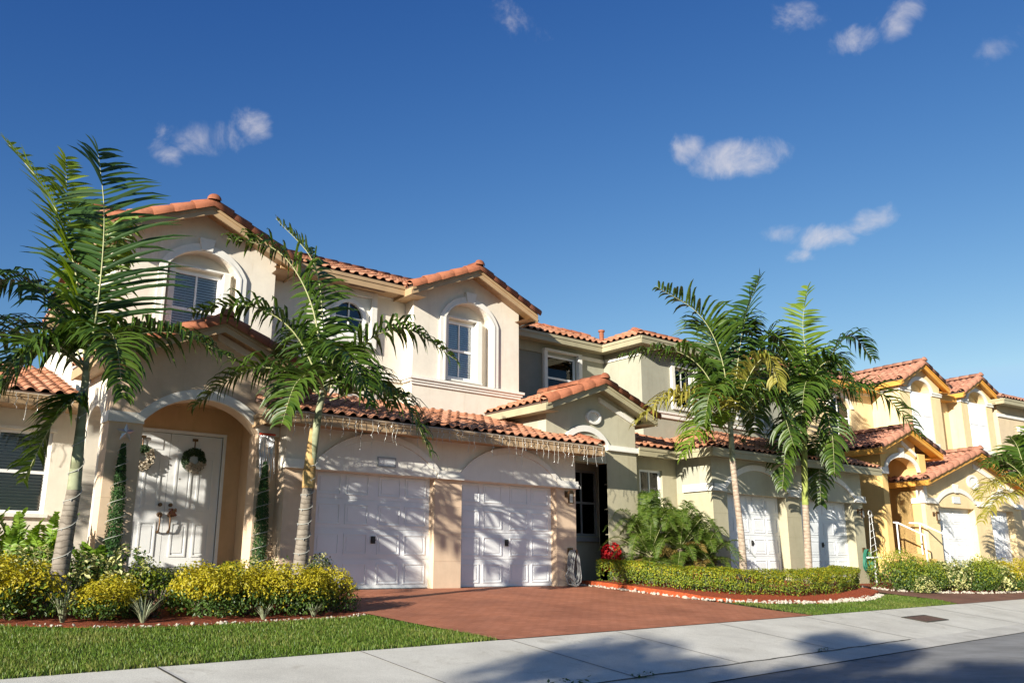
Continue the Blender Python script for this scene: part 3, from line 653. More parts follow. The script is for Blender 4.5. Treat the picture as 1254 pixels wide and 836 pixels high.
# upper storey
def f(m):
    m.ext([(14.29, 3.3), (18.46, 3.3), (18.46, 6.7), (14.29, 6.7)], 3.1, 3.4, [[(14.8, 5.0), (17.3, 5.0), (17.3, 6.32), (14.8, 6.32)]])
    m.box(18.46, 18.75, 2.0, 3.4, 3.3, 6.7); m.box(25.0, 25.25, 2.0, 9, 3.3, 6.7)
    m.ext([(18.46, 3.3), (25.25, 3.3), (25.25, 6.7), (18.46, 6.7)], 1.6, 2.0, [[(19.85, 5.0), (20.75, 5.0), (20.75, 6.2), (19.85, 6.2)], [(22.9, 5.0), (24.0, 5.0), (24.0, 6.2), (22.9, 6.2)]])
wallobj(H2, 'up2', f)
m = MB(); m.box(14.8, 16.1, 3.15, 3.25, 5.0, 6.32); m.build('shutter', mat_plain('dark_grey_panel', (.22, .22, .19), rough=.7), H2)  # flat dark grey panel filling the left part of the wall opening
sash_window(H2, ID, 16.13, 17.30, 5.0, 6.32, 3.14, 'blind', vert=False, half_blind=True)
sash_window(H2, ID, 19.86, 20.74, 5.0, 6.2, 1.68, 'blind'); sash_window(H2, ID, 22.9, 24.0, 5.0, 6.2, 1.68, 'blind')
def f(m):
    for a, b in ((19.85, 20.75), (22.9, 24.0)): m.ext([(a - .14, 4.92), (b + .14, 4.92), (b + .14, 6.34), (a - .14, 6.34)], 1.53, 1.62, [[(a, 5.0), (b, 5.0), (b, 6.2), (a, 6.2)]])
    m.box(18.40, 25.32, 1.54, 1.599, 4.62, 4.74); m.box(18.37, 25.35, 1.50, 1.599, 4.741, 4.80)
    m.box(17.31, 17.44, 2.97, 3.098, 4.95, 6.4); m.box(16.0, 17.45, 2.97, 3.098, 6.401, 6.46); m.box(16.0, 16.12, 3.0, 3.098, 4.95, 6.4)
    m.box(17.45, 18.45, 3.06, 3.098, 6.36, 6.46); m.box(18.42, 18.458, 1.65, 3.0, 6.36, 6.46)
wallobj(H2, 'white', f, name='window_trim')
S3 = .40; c3 = sqrt(1 + S3 * S3); e1 = 1.12; zz = 6.80; rd = 3.6
pl = [((17.98, e1, zz), (1, 0, 0), (0, 1, S3), [(0, 0), (7.7, 0), (7.7 - rd, rd * c3), (rd, rd * c3)]),
      ((17.98, e1, zz), (0, 1, 0), (1, 0, S3), [(0, 0), (1.55, 0), (3.6, 2.05 * c3), (rd, rd * c3)]),
      ((25.68, e1, zz), (0, 1, 0), (-1, 0, S3), [(0, 0), (8, 0), (8, rd * c3), (rd, rd * c3)]),
      ((14.3, 2.67, zz), (1, 0, 0), (0, 1, S3), [(0, 0), (3.68, 0), (5.7, 2.02 * c3), (5.7, 2.6 * c3), (0, 2.6 * c3)]),
      ((14.3, 7.87, zz), (1, 0, 0), (0, -1, S3), [(0, 0), (11, 0), (11, 2.6 * c3), (0, 2.6 * c3)])]
shed_roof(H2, ID, pl, [((17.98, e1, zz + .02), (25.68, e1, zz + .02)), ((17.98, 2.67, zz + .02), (17.98, e1, zz + .02)), ((14.3, 2.67, zz + .02), (17.96, 2.67, zz + .02)),
    [(17.99, e1 + .02, zz - .19), (25.68, e1 + .02, zz - .19), (25.68, 1.61, zz - .19), (17.99, 1.61, zz - .19)], [(17.99, 1.6, zz - .19), (18.47, 1.6, zz - .19), (18.47, 3.11, zz - .19), (17.99, 3.11, zz - .19)], [(14.3, 2.69, zz - .192), (18.1, 2.69, zz - .192), (18.1, 3.11, zz - .192), (14.3, 3.11, zz - .192)]],
    'fascia2', capsegs=[((18.03, e1 + .05, zz + .06), (17.98 + rd, e1 + rd, zz + .06 + rd * S3)), ((25.63, e1 + .05, zz + .06), (25.68 - rd, e1 + rd, zz + .06 + rd * S3)), ((14.3, 5.27, zz + .06 + 2.6 * S3), (20.0, 5.27, zz + .06 + 2.6 * S3))])
m = MB(); m.tube([(18.6, 3.3, 7.0), (18.6, 3.3, 7.42)], .07, 10); m.tube([(18.6, 3.3, 7.42), (18.6, 3.3, 7.47)], .1, 10); m.build('roof_vent', 'cap', H2)

# ------------------------------------------------------------------ house three (yellow)
F3 = Fr((26.0, 0, 0), 4.8)
o3 = F3(6, 5, 0)
H3 = empty('townhouse', o3, 'bright yellow house with white arched upstairs shutters and a tall arched entry', 'house', 'row of two-storey houses')
def f(m):
    for a, b in ((4.16, 4.95), (7.3, 8.35), (10.0, 10.6)):
        m.box(a, b, -.15, .25, -.3, 2.46)
        for z in (.7, 1.3, 1.9): m.box(a - .003, b + .003, -.154, .1, z - .007, z + .007)
    m.ext([(4.16, 2.46), (10.6, 2.46), (10.6, 3.34), (7.3, 4.43), (4.16, 3.39)], -.15, .25)
    m.box(4.16, 4.4, .25, 1.2, -.3, 3.2); m.box(10.36, 10.6, .25, 1.2, -.3, 3.2)
wallobj(H3, 'up3', f, F3)
def f(m):
    for a, b in ((4.95, 7.3), (8.35, 10.0)): m.ext(band(a + .0, b - .0, 2.55, 2.62, 3.0, .16, legs=False), -.21, -.14); keystone(m, (a + b) / 2, 2.98, 3.28, .24, -.235, -.13)
    for a, b in ((4.12, 4.86), (7.42, 8.22), (10.1, 10.66)): m.box(a, b, -.22, -.14, 2.56, 2.74); m.box(a, b, -.245, -.14, 2.555, 2.61)
    m.box(4.09, 4.155, -.22, .3, 2.56, 2.74); m.ext([(7.5, 3.93), (10.5, 2.98), (10.5, 3.14), (7.5, 4.10)], -.20, -.151); m.box(4.11, 4.3, -.19, .1, 2.745, 3.2)
wallobj(H3, 'white', f, F3, 'garage_door_trim')
for a, b in ((4.95, 7.3), (8.35, 10.0)): garage_door(H3, F3, a - .02, b + .02, .1, 2.5, .12, handle=False)
m = MB(F3); m.box(5.9, 6.35, -.19, -.152, 2.62, 2.85); m.build('house_plaque', 'plaque', H3)
m = MB(F3); m.ext(ov(7.35, 3.42, .36, .26), -.21, -.14, [ov(7.35, 3.42, .26, .18)]); rv = m.build('round_vent', 'white', H3)
m = MB(F3); m.ext(ov(7.35, 3.42, .27, .19), -.165, -.151); m.build('louvre', 'white', rv)
lamp(H3, F3, 4.6, -.152, 2.15)
gable_roof(H3, F3, 7.3, 3.55, -.6, 1.3, 4.50, .33, 'fascia3', 'tile3', wall_d=-.15)
# entry
def f(m):
    m.ext([(2.08, -.3), (2.38, -.3), (2.38, 3.6)] + arc(2.38, 4.14, 3.6, 4.05)[::-1] + [(4.14, -.3), (4.155, -.3), (4.155, 4.57), (3.28, 4.92), (2.08, 4.45)], 0, .3)
    m.box(2.08, 2.3, .301, 2.6, -.3, 4.3); m.box(4.16, 4.4, .301, 2.6, -.3, 4.3); m.box(4.3, 4.7, -.02, .3, 3.3, 4.25)
    for z in (.8, 1.5, 2.2, 2.9): m.box(2.077, 2.383, -.004, .2, z - .007, z + .007)
wallobj(H3, 'low3', f, F3)
wallobj(H3, 'low3', lambda m: (m.box(2.3, 4.16, 2.0, 2.2, -.3, 4.2), m.box(2.3, 4.16, .301, 2.0, 4.2, 4.3)), F3)
m = MB(F3); m.box(2.45, 4.1, 1.93, 1.995, .9, 3.2); m.build('front_door', 'low3', H3)
def f(m):
    m.ext(band(2.38, 4.14, 3.6, 3.6, 4.05, .16, arc, legs=False), -.05, .02); keystone(m, 3.26, 4.05, 4.38, .26, -.075, .01)
    m.box(2.04, 2.40, -.06, -.001, 3.45, 3.66); m.box(2.0, 2.079, -.06, .5, 3.45, 3.66); m.ext([(3.35, 4.52), (4.15, 4.12), (4.15, 4.24), (3.35, 4.66)], -.045, -.001)
wallobj(H3, 'white', f, F3, 'entry_trim')
gable_roof(H3, F3, 3.28, 1.85, -.45, 2.2, 5.0, .40, 'fascia3', 'tile3', wall_d=0)
m = MB(F3); m.box(2.0, 4.2, -.1, 2.0, -.3, .88); [m.box(2.3, 4.1, -.1 - .3 * (i + 1), -.1 - .3 * i - .001, -.3, .88 - .18 * (i + 1)) for i in range(4)]; m.build('porch_step', 'low3', H3)
for u, dd in ((2.62, .12), (3.75, 0)):
    m = MB(F3); m.tube([(u, .25 + dd, 1.89), (u, -.15 + dd, 1.86), (u, -1.05 + dd, 1.43), (u, -1.06 + dd, .0)], .03, 8); m.tube([(u, -.12 + dd, 1.86), (u, -.12 + dd, .85)], .025, 8); m.build('handrail', 'frame', H3)
# upper storey
def f(m):
    m.ext([(.3, 3.3), (5.28, 3.3), (5.28, 6.95), (.3, 6.95)], 2.2, 2.5, [opening(2.6, 3.9, 5.0, 6.1, 6.5)])
    m.box(7.96, 9.44, 1.55, 1.9, 3.3, 6.9); m.box(11.55, 11.78, 1.4, 9, -.3, 6.9); m.box(.3, .55, 2.5, 9, -.3, 6.9)
    for a, b, c in ((5.28, 7.96, 6.62), (9.44, 11.78, 10.61)):
        m.ext([(a, 3.3), (b, 3.3), (b, 7.2), (c, 7.87 if c < 8 else 7.77), (a, 7.2)], 1.0, 1.4, [opening((a + b) / 2 - .69, (a + b) / 2 + .69, 4.95, 6.85, 7.3, arc)])
        m.box(a, a + .25, 1.401, 2.5, 3.3, 6.9); m.box((a + b) / 2 - .8, (a + b) / 2 + .8, 1.35, 1.45, 4.8, 7.4)
wallobj(H3, 'up3', f, F3)
for c in (6.62, 10.61):
    for a, b in ((c - .68, c - .01), (c + .01, c + .68)):
        m = MB(F3); m.box(a, b, 1.02, 1.08, 4.97, 6.84); [m.box(a + .06, b - .06, 1.005, 1.0195, z, z + .8) for z in (5.05, 5.95)]; m.build('shutter', 'frame', H3)
def f(m):
    for c, a, b in ((6.62, 5.28, 7.96), (10.61, 9.44, 11.78)):
        m.ext(band(c - .69, c + .69, 6.85, 6.85, 7.3, .14, arc, legs=False), .95, 1.02)
        for p, q in ((a - .05, c - .70), (c + .70, b + .05)): m.box(p, q, .95, .998, 6.78, 6.92); m.box(p - .02, q, .92, .998, 6.86, 6.925)
        m.box(a - .06, a - .002, .95, 1.9, 6.78, 6.92); m.box(c - .85, c + .85, .93, .998, 4.8, 4.94)
    m.ext(band(2.6, 3.9, 6.1, 6.1, 6.5, .16, legs=False), 2.14, 2.21); m.box(.3, 5.2, 2.15, 2.198, 6.7, 6.8)
wallobj(H3, 'white', f, F3, 'window_trim')
sash_window(H3, F3, 2.55, 3.95, 4.95, 6.55, 2.28, 'blind')
gable_roof(H3, F3, 6.62, 1.62, .72, 4.0, 7.95, .50, 'fascia3', 'tile3', wall_d=1.0)
gable_roof(H3, F3, 10.61, 1.45, .72, 4.0, 7.85, .50, 'fascia3', 'tile3', wall_d=1.0)
pl = [((-.1, 1.7, 7.0), (1, 0, 0), (0, 1, .42), [(0, 0), (5.3, 0), (6.9, 1.8), (12.3, 1.8), (12.3, 4.0), (0, 4.0)]), ((-.1, 9, 7.0), (1, 0, 0), (0, -1, .42), [(0, 0), (12.3, 0), (12.3, 4.0), (0, 4.0)])]
def rot(pl, fr):
    return pl
shed_roof(H3, F3, [((-.1, 1.7, 7.0), (1, 0, 0), (0, 1, .42), pl[0][3]), ((-.1, 9, 7.0), (1, 0, 0), (0, -1, .42), pl[1][3])], [((-.1, 1.7, 7.02), (5.1, 1.7, 7.02)), ((8.1, 1.1, 7.02), (9.3, 1.1, 7.02)), [(-.1, 1.72, 6.8), (5.2, 1.72, 6.8), (5.2, 2.21, 6.8), (-.1, 2.21, 6.8)], [(8.0, 1.12, 6.8), (9.4, 1.12, 6.8), (9.4, 1.56, 6.8), (8.0, 1.56, 6.8)]], 'fascia3', 'tile3', capsegs=[((-.1, 5.35, 8.56), (12.2, 5.35, 8.56))])

# ------------------------------------------------------------------ house four (tan, at the right edge)
H4 = empty('townhouse', F3(16, 5, 0), 'tan house at the right edge, only its upper wall and roof corner in view', 'house', 'row of two-storey houses')
def f(m):
    m.box(12.15, 20, 1.0, 1.4, -.3, 6.95); m.box(12.15, 12.4, 1.4, 9, -.3, 6.9)
wallobj(H4, 'up4', f, F3)
def f(m):
    m.box(12.1, 20, .93, .999, 6.45, 6.58); m.box(13.6, 15.4, .88, .998, 5.95, 6.1); m.box(13.55, 15.45, .85, .998, 6.101, 6.16)
wallobj(H4, 'white', f, F3, 'belt_course')
wallobj(H4, 'low2', lambda m: (m.box(13.7, 15.3, .95, .999, 3.3, 5.949),), F3)
shed_roof(H4, F3, [((11.7, .45, 7.12), (1, 0, 0), (0, 1, .40), [(0, 0), (8.5, 0), (8.5, 4.5), (1.4, 4.5), (0, 3.0)])], [((11.7, .45, 7.14), (20.2, .45, 7.14)), ((11.7, 3, 7.14), (11.7, .45, 7.14)), [(11.7, .47, 6.93), (20, .47, 6.93), (20, 1.0, 6.93), (11.7, 1.0, 6.93)]], 'fascia2', 'tile3', capsegs=[((11.75, .5, 7.2), (13.2, 4.5, 8.8))])
# ------------------------------------------------------------------ the ground
def yb(x): return -6.47 + .098 * x           # back edge of the pavement
def gh(x, y):
    b = yb(x); off = b - y
    if y >= 0: return 0.0
    if off <= 0: return -.5 * (y / min(b, -1.0))
    if off <= 2.1: return -.5 - .143 * off
    if off <= 2.6: return -.80 - .13 * (off - 2.1)
    if off <= 10.5: return -.865 + .03 * min(off - 2.6, 10.5 - off)
    if off <= 10.7: return -.865 + .6 * (off - 10.5)
    return -.745
def sheet(name, poly, mat, dz=0.0, step=.5, kind='structure', parent=None, xs=None, ys=None):
    bm = bmesh.new(); vs = [bm.verts.new((a, b, 0)) for a, b in poly]; bm.faces.new(vs)
    x0, x1 = min(p[0] for p in poly), max(p[0] for p in poly); y0, y1 = min(p[1] for p in poly), max(p[1] for p in poly)
    def cut(co, no):
        bmesh.ops.bisect_plane(bm, geom=bm.verts[:] + bm.edges[:] + bm.faces[:], plane_co=co, plane_no=no, dist=1e-5)
    x = x0 + step
    while x < x1: cut((x, 0, 0), (1, 0, 0)); x += step
    nrm = V((-.098, 1, 0)).normalized()
    for off in (0, 2.1, 2.6, 6.55, 10.5, 10.7): cut((0, -6.47 - off, 0), nrm)
    y = y0 + step
    while y < y1: cut((0, y, 0), (0, 1, 0)); y += step
    if y0 < 0 < y1: cut((0, 0, 0), (0, 1, 0))
    bmesh.ops.triangulate(bm, faces=bm.faces[:])
    for v in bm.verts: v.co.z = gh(v.co.x, v.co.y) + (dz(v.co.x, v.co.y) if callable(dz) else dz)
    for f_ in bm.faces:
        if f_.normal.z < 0: f_.normal_flip()
    if callable(dz):        # a raised bed slopes down to the ground all round
        be = [e for e in bm.edges if e.is_boundary]; r = bmesh.ops.extrude_edge_only(bm, edges=be)
        cx = sum(p[0] for p in poly) / len(poly); cy = sum(p[1] for p in poly) / len(poly)
        for v in r['geom']:
            if isinstance(v, bmesh.types.BMVert): d = V((v.co.x - cx, v.co.y - cy)).normalized() * .05; v.co.x += d.x; v.co.y += d.y; v.co.z -= .2
    me = bpy.data.meshes.new(name); bm.to_mesh(me); bm.free(); me.materials.append(M[mat] if isinstance(mat, str) else mat)
    o = bpy.data.objects.new(name, me); COL.objects.link(o); o['_w'] = [0, 0, 0]
    if kind: o['kind'] = kind
    return o
def mat_ground(name, c0, c1, scale, bump=.4, rough=.95, c2=None, fine=60):
    m, nt, b, o = newmat(name); L = nt.links.new; p = objco(nt)
    n1 = N(nt, 'ShaderNodeTexNoise'); n1.inputs['Scale'].default_value = scale; n1.inputs['Detail'].default_value = 8; n1.inputs['Roughness'].default_value = .65; L(p, n1.inputs[0])
    r1 = ramp(nt, [(.25, sc(c0, .86)), (.42, c0), (.65, c1)]); L(n1.outputs[0], r1.inputs[0])
    n2 = N(nt, 'ShaderNodeTexNoise'); n2.inputs['Scale'].default_value = fine; n2.inputs['Detail'].default_value = 4; L(p, n2.inputs[0])
    r2 = ramp(nt, [(.3, (.78, .78, .78)), (.7, (1.1, 1.1, 1.1))]); L(n2.outputs[0], r2.inputs[0])
    mx = N(nt, 'ShaderNodeMix', data_type='RGBA', blend_type='MULTIPLY'); mx.inputs[0].default_value = 1
    L(r1.outputs[0], mx.inputs[6]); L(r2.outputs[0], mx.inputs[7])
    n6 = N(nt, 'ShaderNodeTexNoise'); n6.inputs['Scale'].default_value = 2.6; n6.inputs['Detail'].default_value = 9; n6.inputs['Roughness'].default_value = .72; n6.inputs['Distortion'].default_value = .8; L(p, n6.inputs[0])
    r6 = ramp(nt, [(.56, (1, 1, 1)), (.66, (.80, .78, .75)), (.8, (.66, .63, .6))]); L(n6.outputs[0], r6.inputs[0])
    m6 = N(nt, 'ShaderNodeMix', data_type='RGBA', blend_type='MULTIPLY'); m6.inputs[0].default_value = .8; L(mx.outputs[2], m6.inputs[6]); L(r6.outputs[0], m6.inputs[7]); L(m6.outputs[2], b.inputs['Base Color'])
    bp = N(nt, 'ShaderNodeBump'); bp.inputs['Strength'].default_value = bump; bp.inputs['Distance'].default_value = .01; L(n2.outputs[0], bp.inputs['Height']); L(bp.outputs[0], b.inputs['Normal'])
    b.inputs['Roughness'].default_value = rough; b.inputs['Specular IOR Level'].default_value = .25
    return m
M['soil'] = mat_ground('soil', (.06, .07, .025), (.10, .10, .04), 2)
M['mulch'] = mat_ground('red_mulch', (.16, .035, .015), (.38, .09, .035), 22, 1.0, fine=50)
M['mulch2'] = mat_ground('bright_red_mulch', (.28, .05, .018), (.48, .10, .03), 22, 1.0, fine=50)
M['concrete'] = mat_ground('pavement_concrete', (.58, .55, .48), (.68, .65, .57), 1.1, .25, fine=90)
M['gutter'] = mat_ground('gutter_concrete', (.50, .475, .42), (.60, .57, .51), 1.6, .3, fine=80)
M['asphalt'] = mat_ground('asphalt', (.25, .245, .235), (.33, .325, .315), 1.3, .5, fine=110)
M['joint'] = mat_plain('joint_dirt', (.055, .05, .04), rough=.95)
M['jointl'] = mat_plain('joint_edge', (.55, .52, .48), rough=.9)
def mat_drive(name, a, bcol, spots=True):
    m, nt, b, o = newmat(name); L = nt.links.new; p = objco(nt)
    br = N(nt, 'ShaderNodeTexBrick'); br.inputs['Scale'].default_value = 1; br.inputs['Brick Width'].default_value = .22; br.inputs['Row Height'].default_value = .11; br.inputs['Mortar Size'].default_value = .006; br.inputs['Mortar Smooth'].default_value = .3
    br.inputs['Color1'].default_value = (*a, 1); br.inputs['Color2'].default_value = (*bcol, 1); br.inputs['Mortar'].default_value = (*sc(a, .6), 1); br.offset = .5
    L(p, br.inputs[0])
    n1 = N(nt, 'ShaderNodeTexNoise'); n1.inputs['Scale'].default_value = .8; n1.inputs['Detail'].default_value = 8; n1.inputs['Roughness'].default_value = .65; L(p, n1.inputs[0])
    r1 = ramp(nt, [(.3, (.68, .66, .66)), (.7, (1.12, 1.1, 1.06))]); L(n1.outputs[0], r1.inputs[0])
    mx = N(nt, 'ShaderNodeMix', data_type='RGBA', blend_type='MULTIPLY'); mx.inputs[0].default_value = 1; L(br.outputs[0], mx.inputs[6]); L(r1.outputs[0], mx.inputs[7])
    last = mx.outputs[2]
    if spots:    # dried whitish scuffs left on the pavers
        n3 = N(nt, 'ShaderNodeTexNoise'); n3.inputs['Scale'].default_value = 3.2; n3.inputs['Detail'].default_value = 7; n3.inputs['Roughness'].default_value = .75; L(objco(nt, (.7, 2.4, 1)), n3.inputs[0])
        r3 = ramp(nt, [(.66, (0, 0, 0)), (.72, (1, 1, 1))]); L(n3.outputs[0], r3.inputs[0])
        m2 = N(nt, 'ShaderNodeMix', data_type='RGBA'); m2.inputs[7].default_value = (.6, .45, .38, 1); mu = N(nt, 'ShaderNodeMath', operation='MULTIPLY'); mu.inputs[1].default_value = .6
        L(r3.outputs[0], mu.inputs[0]); L(mu.outputs[0], m2.inputs[0]); L(last, m2.inputs[6]); last = m2.outputs[2]
    L(last, b.inputs['Base Color'])
    bp = N(nt, 'ShaderNodeBump'); bp.inputs['Strength'].default_value = .5; bp.inputs['Distance'].default_value = .006; bp.invert = True; L(br.outputs['Fac'], bp.inputs['Height'])
    n2 = N(nt, 'ShaderNodeTexNoise'); n2.inputs['Scale'].default_value = 90; L(p, n2.inputs[0])
    b2 = N(nt, 'ShaderNodeBump'); b2.inputs['Strength'].default_value = .35; b2.inputs['Distance'].default_value = .004; L(n2.outputs[0], b2.inputs['Height']); L(bp.outputs[0], b2.inputs['Normal']); L(b2.outputs[0], b.inputs['Normal'])
    b.inputs['Roughness'].default_value = .75; b.inputs['Specular IOR Level'].default_value = .3
    return m
M['drive'] = mat_drive('terracotta_pavers', (.43, .16, .085), (.49, .195, .112))
M['drive3'] = mat_drive('dark_brown_pavers', (.20, .10, .07), (.25, .125, .085), False)
big = [(-220, -160), (320, -160), (320, 240), (-220, 240)]
m = MB(); m.add([(a, b, -1.0) for a, b in big], [(0, 1, 2, 3)]); m.build('ground', 'soil')['kind'] = 'structure'
def strip(a, b, x0=-60, x1=120): return [(x0, yb(x0) - b), (x1, yb(x1) - b), (x1, yb(x1) - a), (x0, yb(x0) - a)]
sheet('lots', [(-60, yb(-60)), (120, yb(120)), (120, 60), (-60, 60)], 'soil', -.004, 4)
sheet('pavement', strip(-.02, 2.1), 'concrete', .012, 3)
sheet('kerb_gutter', strip(2.1, 2.62), 'gutter', .012, 3)
sheet('road', strip(2.6, 10.52), 'asphalt', 0, 3)
sheet('far_verge', strip(10.5, 45), 'soil', 0, 6)
DL = [(7.02, .0), (7.05, -3.05), (7.2, -4.2), (7.44, -5.4), (7.5, yb(7.5))]
DR = [(16.0, yb(16.0)), (15.75, -4.3), (15.5, -3.0), (15.15, -1.9), (14.95, -.9), (14.6, .3), (14.3, .25)]
sheet('driveway', DL + DR, 'drive', .022)
sheet('driveway', [(23.9, -4.13), (27.0, -3.83), (45, -2.06), (45, 0), (24.2, 0), (23.7, -2.2), (24.1, -3.2)], 'drive3', .02)
sheet('planting_bed', [(-4, 2.6), (-4, -2.9), (2.2, -3.05), (3.4, -3.6), (4.95, -3.58), (6.5, -3.42), (7.06, -3.1), (7.03, .2), (4.0, .4), (4.0, 2.6)], 'mulch', lambda x, y: .02)
BEDL = [(14.55, .3), (14.95, -.85), (15.15, -1.7), (15.5, -2.55), (16.7, -3.22), (18.8, -3.48), (21.2, -3.12), (23.0, -2.45), (23.3, -1.6)]
sheet('planting_bed', BEDL + [(23.6, -.4), (18.2, -.4), (18.2, .6), (14.6, .6)], 'mulch2', lambda x, y: .03 + .10 * min(1, max(0, (y + 3.4) / 1.2)))
sheet('planting_bed', [(24.4, -1.2), (24.9, -2.0), (26.0, -2.3), (29.0, -2.6), (38, -2.2), (38, .5), (24.4, .3)], 'mulch', .04)
sheet('lawn_soil', [(-8, yb(-8)), (7.5, yb(7.5)), (7.44, -5.4), (7.2, -4.2), (7.05, -3.1), (6.5, -3.42), (4.95, -3.58), (3.4, -3.6), (2.2, -3.05), (-8, -2.9)], 'soil', .01)
# grass blades: nobody could count them
def grass(name, polys, n, mats, h0, h1):
    m = MB(); vs = []; fs = []; mi = []
    def inside(p, poly):
        c = False; j = len(poly) - 1
        for i in range(len(poly)):
            if (poly[i][1] > p[1]) != (poly[j][1] > p[1]) and p[0] < (poly[j][0] - poly[i][0]) * (p[1] - poly[i][1]) / (poly[j][1] - poly[i][1]) + poly[i][0]: c = not c
            j = i
        return c
    for poly, k in polys:
        x0, x1 = min(p[0] for p in poly), max(p[0] for p in poly); y0, y1 = min(p[1] for p in poly), max(p[1] for p in poly); q = 0
        while q < int(n * k):
            x, y = R(x0, x1), R(y0, y1)
            if not inside((x, y), poly): continue
            q += 1; a = R(0, 6.283); nz = noise.noise(V((x * .9, y * .9, 0))); h = R(h0, h1) * (1 + .5 * nz); l = R(-.05, .05); w = R(.004, .007); z = gh(x, y)
            dx, dy = cos(a) * w, sin(a) * w; lx, ly = cos(a + 1.57) * l - .01, sin(a + 1.57) * l; b = len(vs)
            vs += [(x - dx, y - dy, z), (x + dx, y + dy, z), (x + lx * .45 + dx * .7, y + ly * .45 + dy * .7, z + h * .62), (x + lx * .45 - dx * .7, y + ly * .45 - dy * .7, z + h * .62), (x + lx, y + ly, z + h)]
            fs += [(b, b + 1, b + 2, b + 3), (b + 3, b + 2, b + 4)]; i = 1 if random.random() < .2 + .55 * nz + .5 * noise.noise(V((x * .35, y * .8, 7))) else 0; mi += [i, i]
    m.v = [V(v) for v in vs]; m.f = fs; m.mi = mi; m.smf = [False] * len(fs)
    o = m.build(name, mats); o['kind'] = 'stuff'; return o
LA = [(-1.5, yb(-1.5) + .0), (7.45, yb(7.45) + .02), (7.38, -5.3), (7.12, -4.1), (7.0, -3.2), (6.5, -3.44), (4.95, -3.62), (3.4, -3.64), (2.2, -3.1), (-1.5, -3.0)]
grass('lawn_grass', [(LA, 1)], 68000, ['grass', 'grass_dry'], .032, .062)
LB = [(16.05, yb(16.05) + .02), (23.8, yb(23.8) + .02), (24.2, -3.4), (23.4, -2.5), (21.2, -3.22), (18.8, -3.58), (16.7, -3.35), (15.9, -3.0)]
sheet('lawn_soil', LB, 'soil', .012)
grass('verge_grass', [(LB, 1)], 17000, ['grass', 'grass_dry'], .028, .055)
# white stones edging the beds
def stones(name, line, n, wid, r0, r1):
    random.seed(n)
    m = MB(); L = [0]
    for i in range(len(line) - 1): L.append(L[-1] + (V(line[i + 1]) - V(line[i])).length)
    for q in range(n):
        s = R(0, L[-1]); i = max(k for k in range(len(line) - 1) if L[k] <= s); t = (s - L[i]) / (L[i + 1] - L[i])
        a, b = V(line[i]), V(line[i + 1]); d = (b - a).normalized(); p = a.lerp(b, t) + V((-d.y, d.x)) * R(-wid, wid); r = r0 + (r1 - r0) * random.random() ** 1.8; z = gh(p.x, p.y) + .03 + r * .15
        ax = [R(.6, 1.6), R(.6, 1.3), R(.4, 1.0)]; rot = Matrix.Rotation(R(0, 6.28), 3, V((R(-1, 1), R(-1, 1), R(-1, 1))).normalized())
        pts = [V((0, 0, 1)), V((0, 0, -.7))] + [V((cos(k * 1.2566 + j) * .9, sin(k * 1.2566 + j) * .9, .35 if j == 0 else -.3)) for j in (0, .6) for k in range(5)]
        pts = [rot @ V((v.x * ax[0], v.y * ax[1], v.z * ax[2])) * r * R(.9, 1.1) + V((p.x, p.y, z)) for v in pts]
        f_ = []
        for k in range(5): k2 = (k + 1) % 5; f_ += [(0, 2 + k, 2 + k2), (2 + k, 7 + k, 2 + k2), (2 + k2, 7 + k, 7 + k2), (1, 7 + k2, 7 + k)]
        m.add(pts, f_, False, False)
    o = m.build(name, 'gravel'); o['kind'] = 'stuff'; return o
stones('stone_edging', BEDL[:-1], 1000, .16, .010, .05)
stones('stone_edging', [(-1, -2.98), (2.2, -3.06), (3.4, -3.6), (4.95, -3.58), (6.5, -3.40), (6.95, -3.15)], 300, .09, .006, .024)
stones('stone_edging', [(24.35, -1.2), (24.85, -2.0), (26.0, -2.32), (29.0, -2.62), (36, -2.4)], 330, .1, .025, .05)
# pavement joints, crack, cover plate
def joint(x, off0, off1, w, mat, dz, dx=.098):
    y0 = yb(x) - off0; y1 = yb(x) - off1; m = MB(); n = 6
    for i in range(n):
        a, b = i / n, (i + 1) / n; P = [(x + dx * (off0 + (off1 - off0) * t), yb(x) - (off0 + (off1 - off0) * t)) for t in (a, b)]
        m.add([(P[0][0] - w, P[0][1], gh(*P[0]) + dz), (P[0][0] + w, P[0][1], gh(*P[0]) + dz), (P[1][0] + w, P[1][1], gh(*P[1]) + dz), (P[1][0] - w, P[1][1], gh(*P[1]) + dz)], [(0, 1, 2, 3)])
    return m.build('pavement_joint', mat)
for i, x in enumerate((-2.3, .3, 2.98, 5.3, 7.65, 9.85, 12.6, 15.6, 18.6, 21.6, 24.6)):
    joint(x, -.01, 2.1, .014 if x == 2.98 else .007, 'joint', .017)['kind'] = 'structure'
    joint(x + .022, -.01, 2.1, .012, 'jointl', .0165)['kind'] = 'structure'
m = MB(); x = 3.0; k = 0
while x < 15.5:
    y = yb(x) - 2.1 + .03 * noise.noise(V((x * 2, 0, 3))) ; y2 = yb(x + .15) - 2.1 + .03 * noise.noise(V(((x + .15) * 2, 0, 3))); w = .012 + .012 * abs(noise.noise(V((x * 3, 5, 1))))
    m.add([(x, y - w, gh(x, y - w) + .018), (x + .15, y2 - w, gh(x + .15, y2 - w) + .018), (x + .15, y2 + w, gh(x + .15, y2 + w) + .018), (x, y + w, gh(x, y + w) + .018)], [(0, 1, 2, 3)]); x += .15
m.build('pavement_crack', 'joint')['kind'] = 'structure'
def onpav(x, off): return (x, yb(x) - off, gh(x, yb(x) - off) + .012)
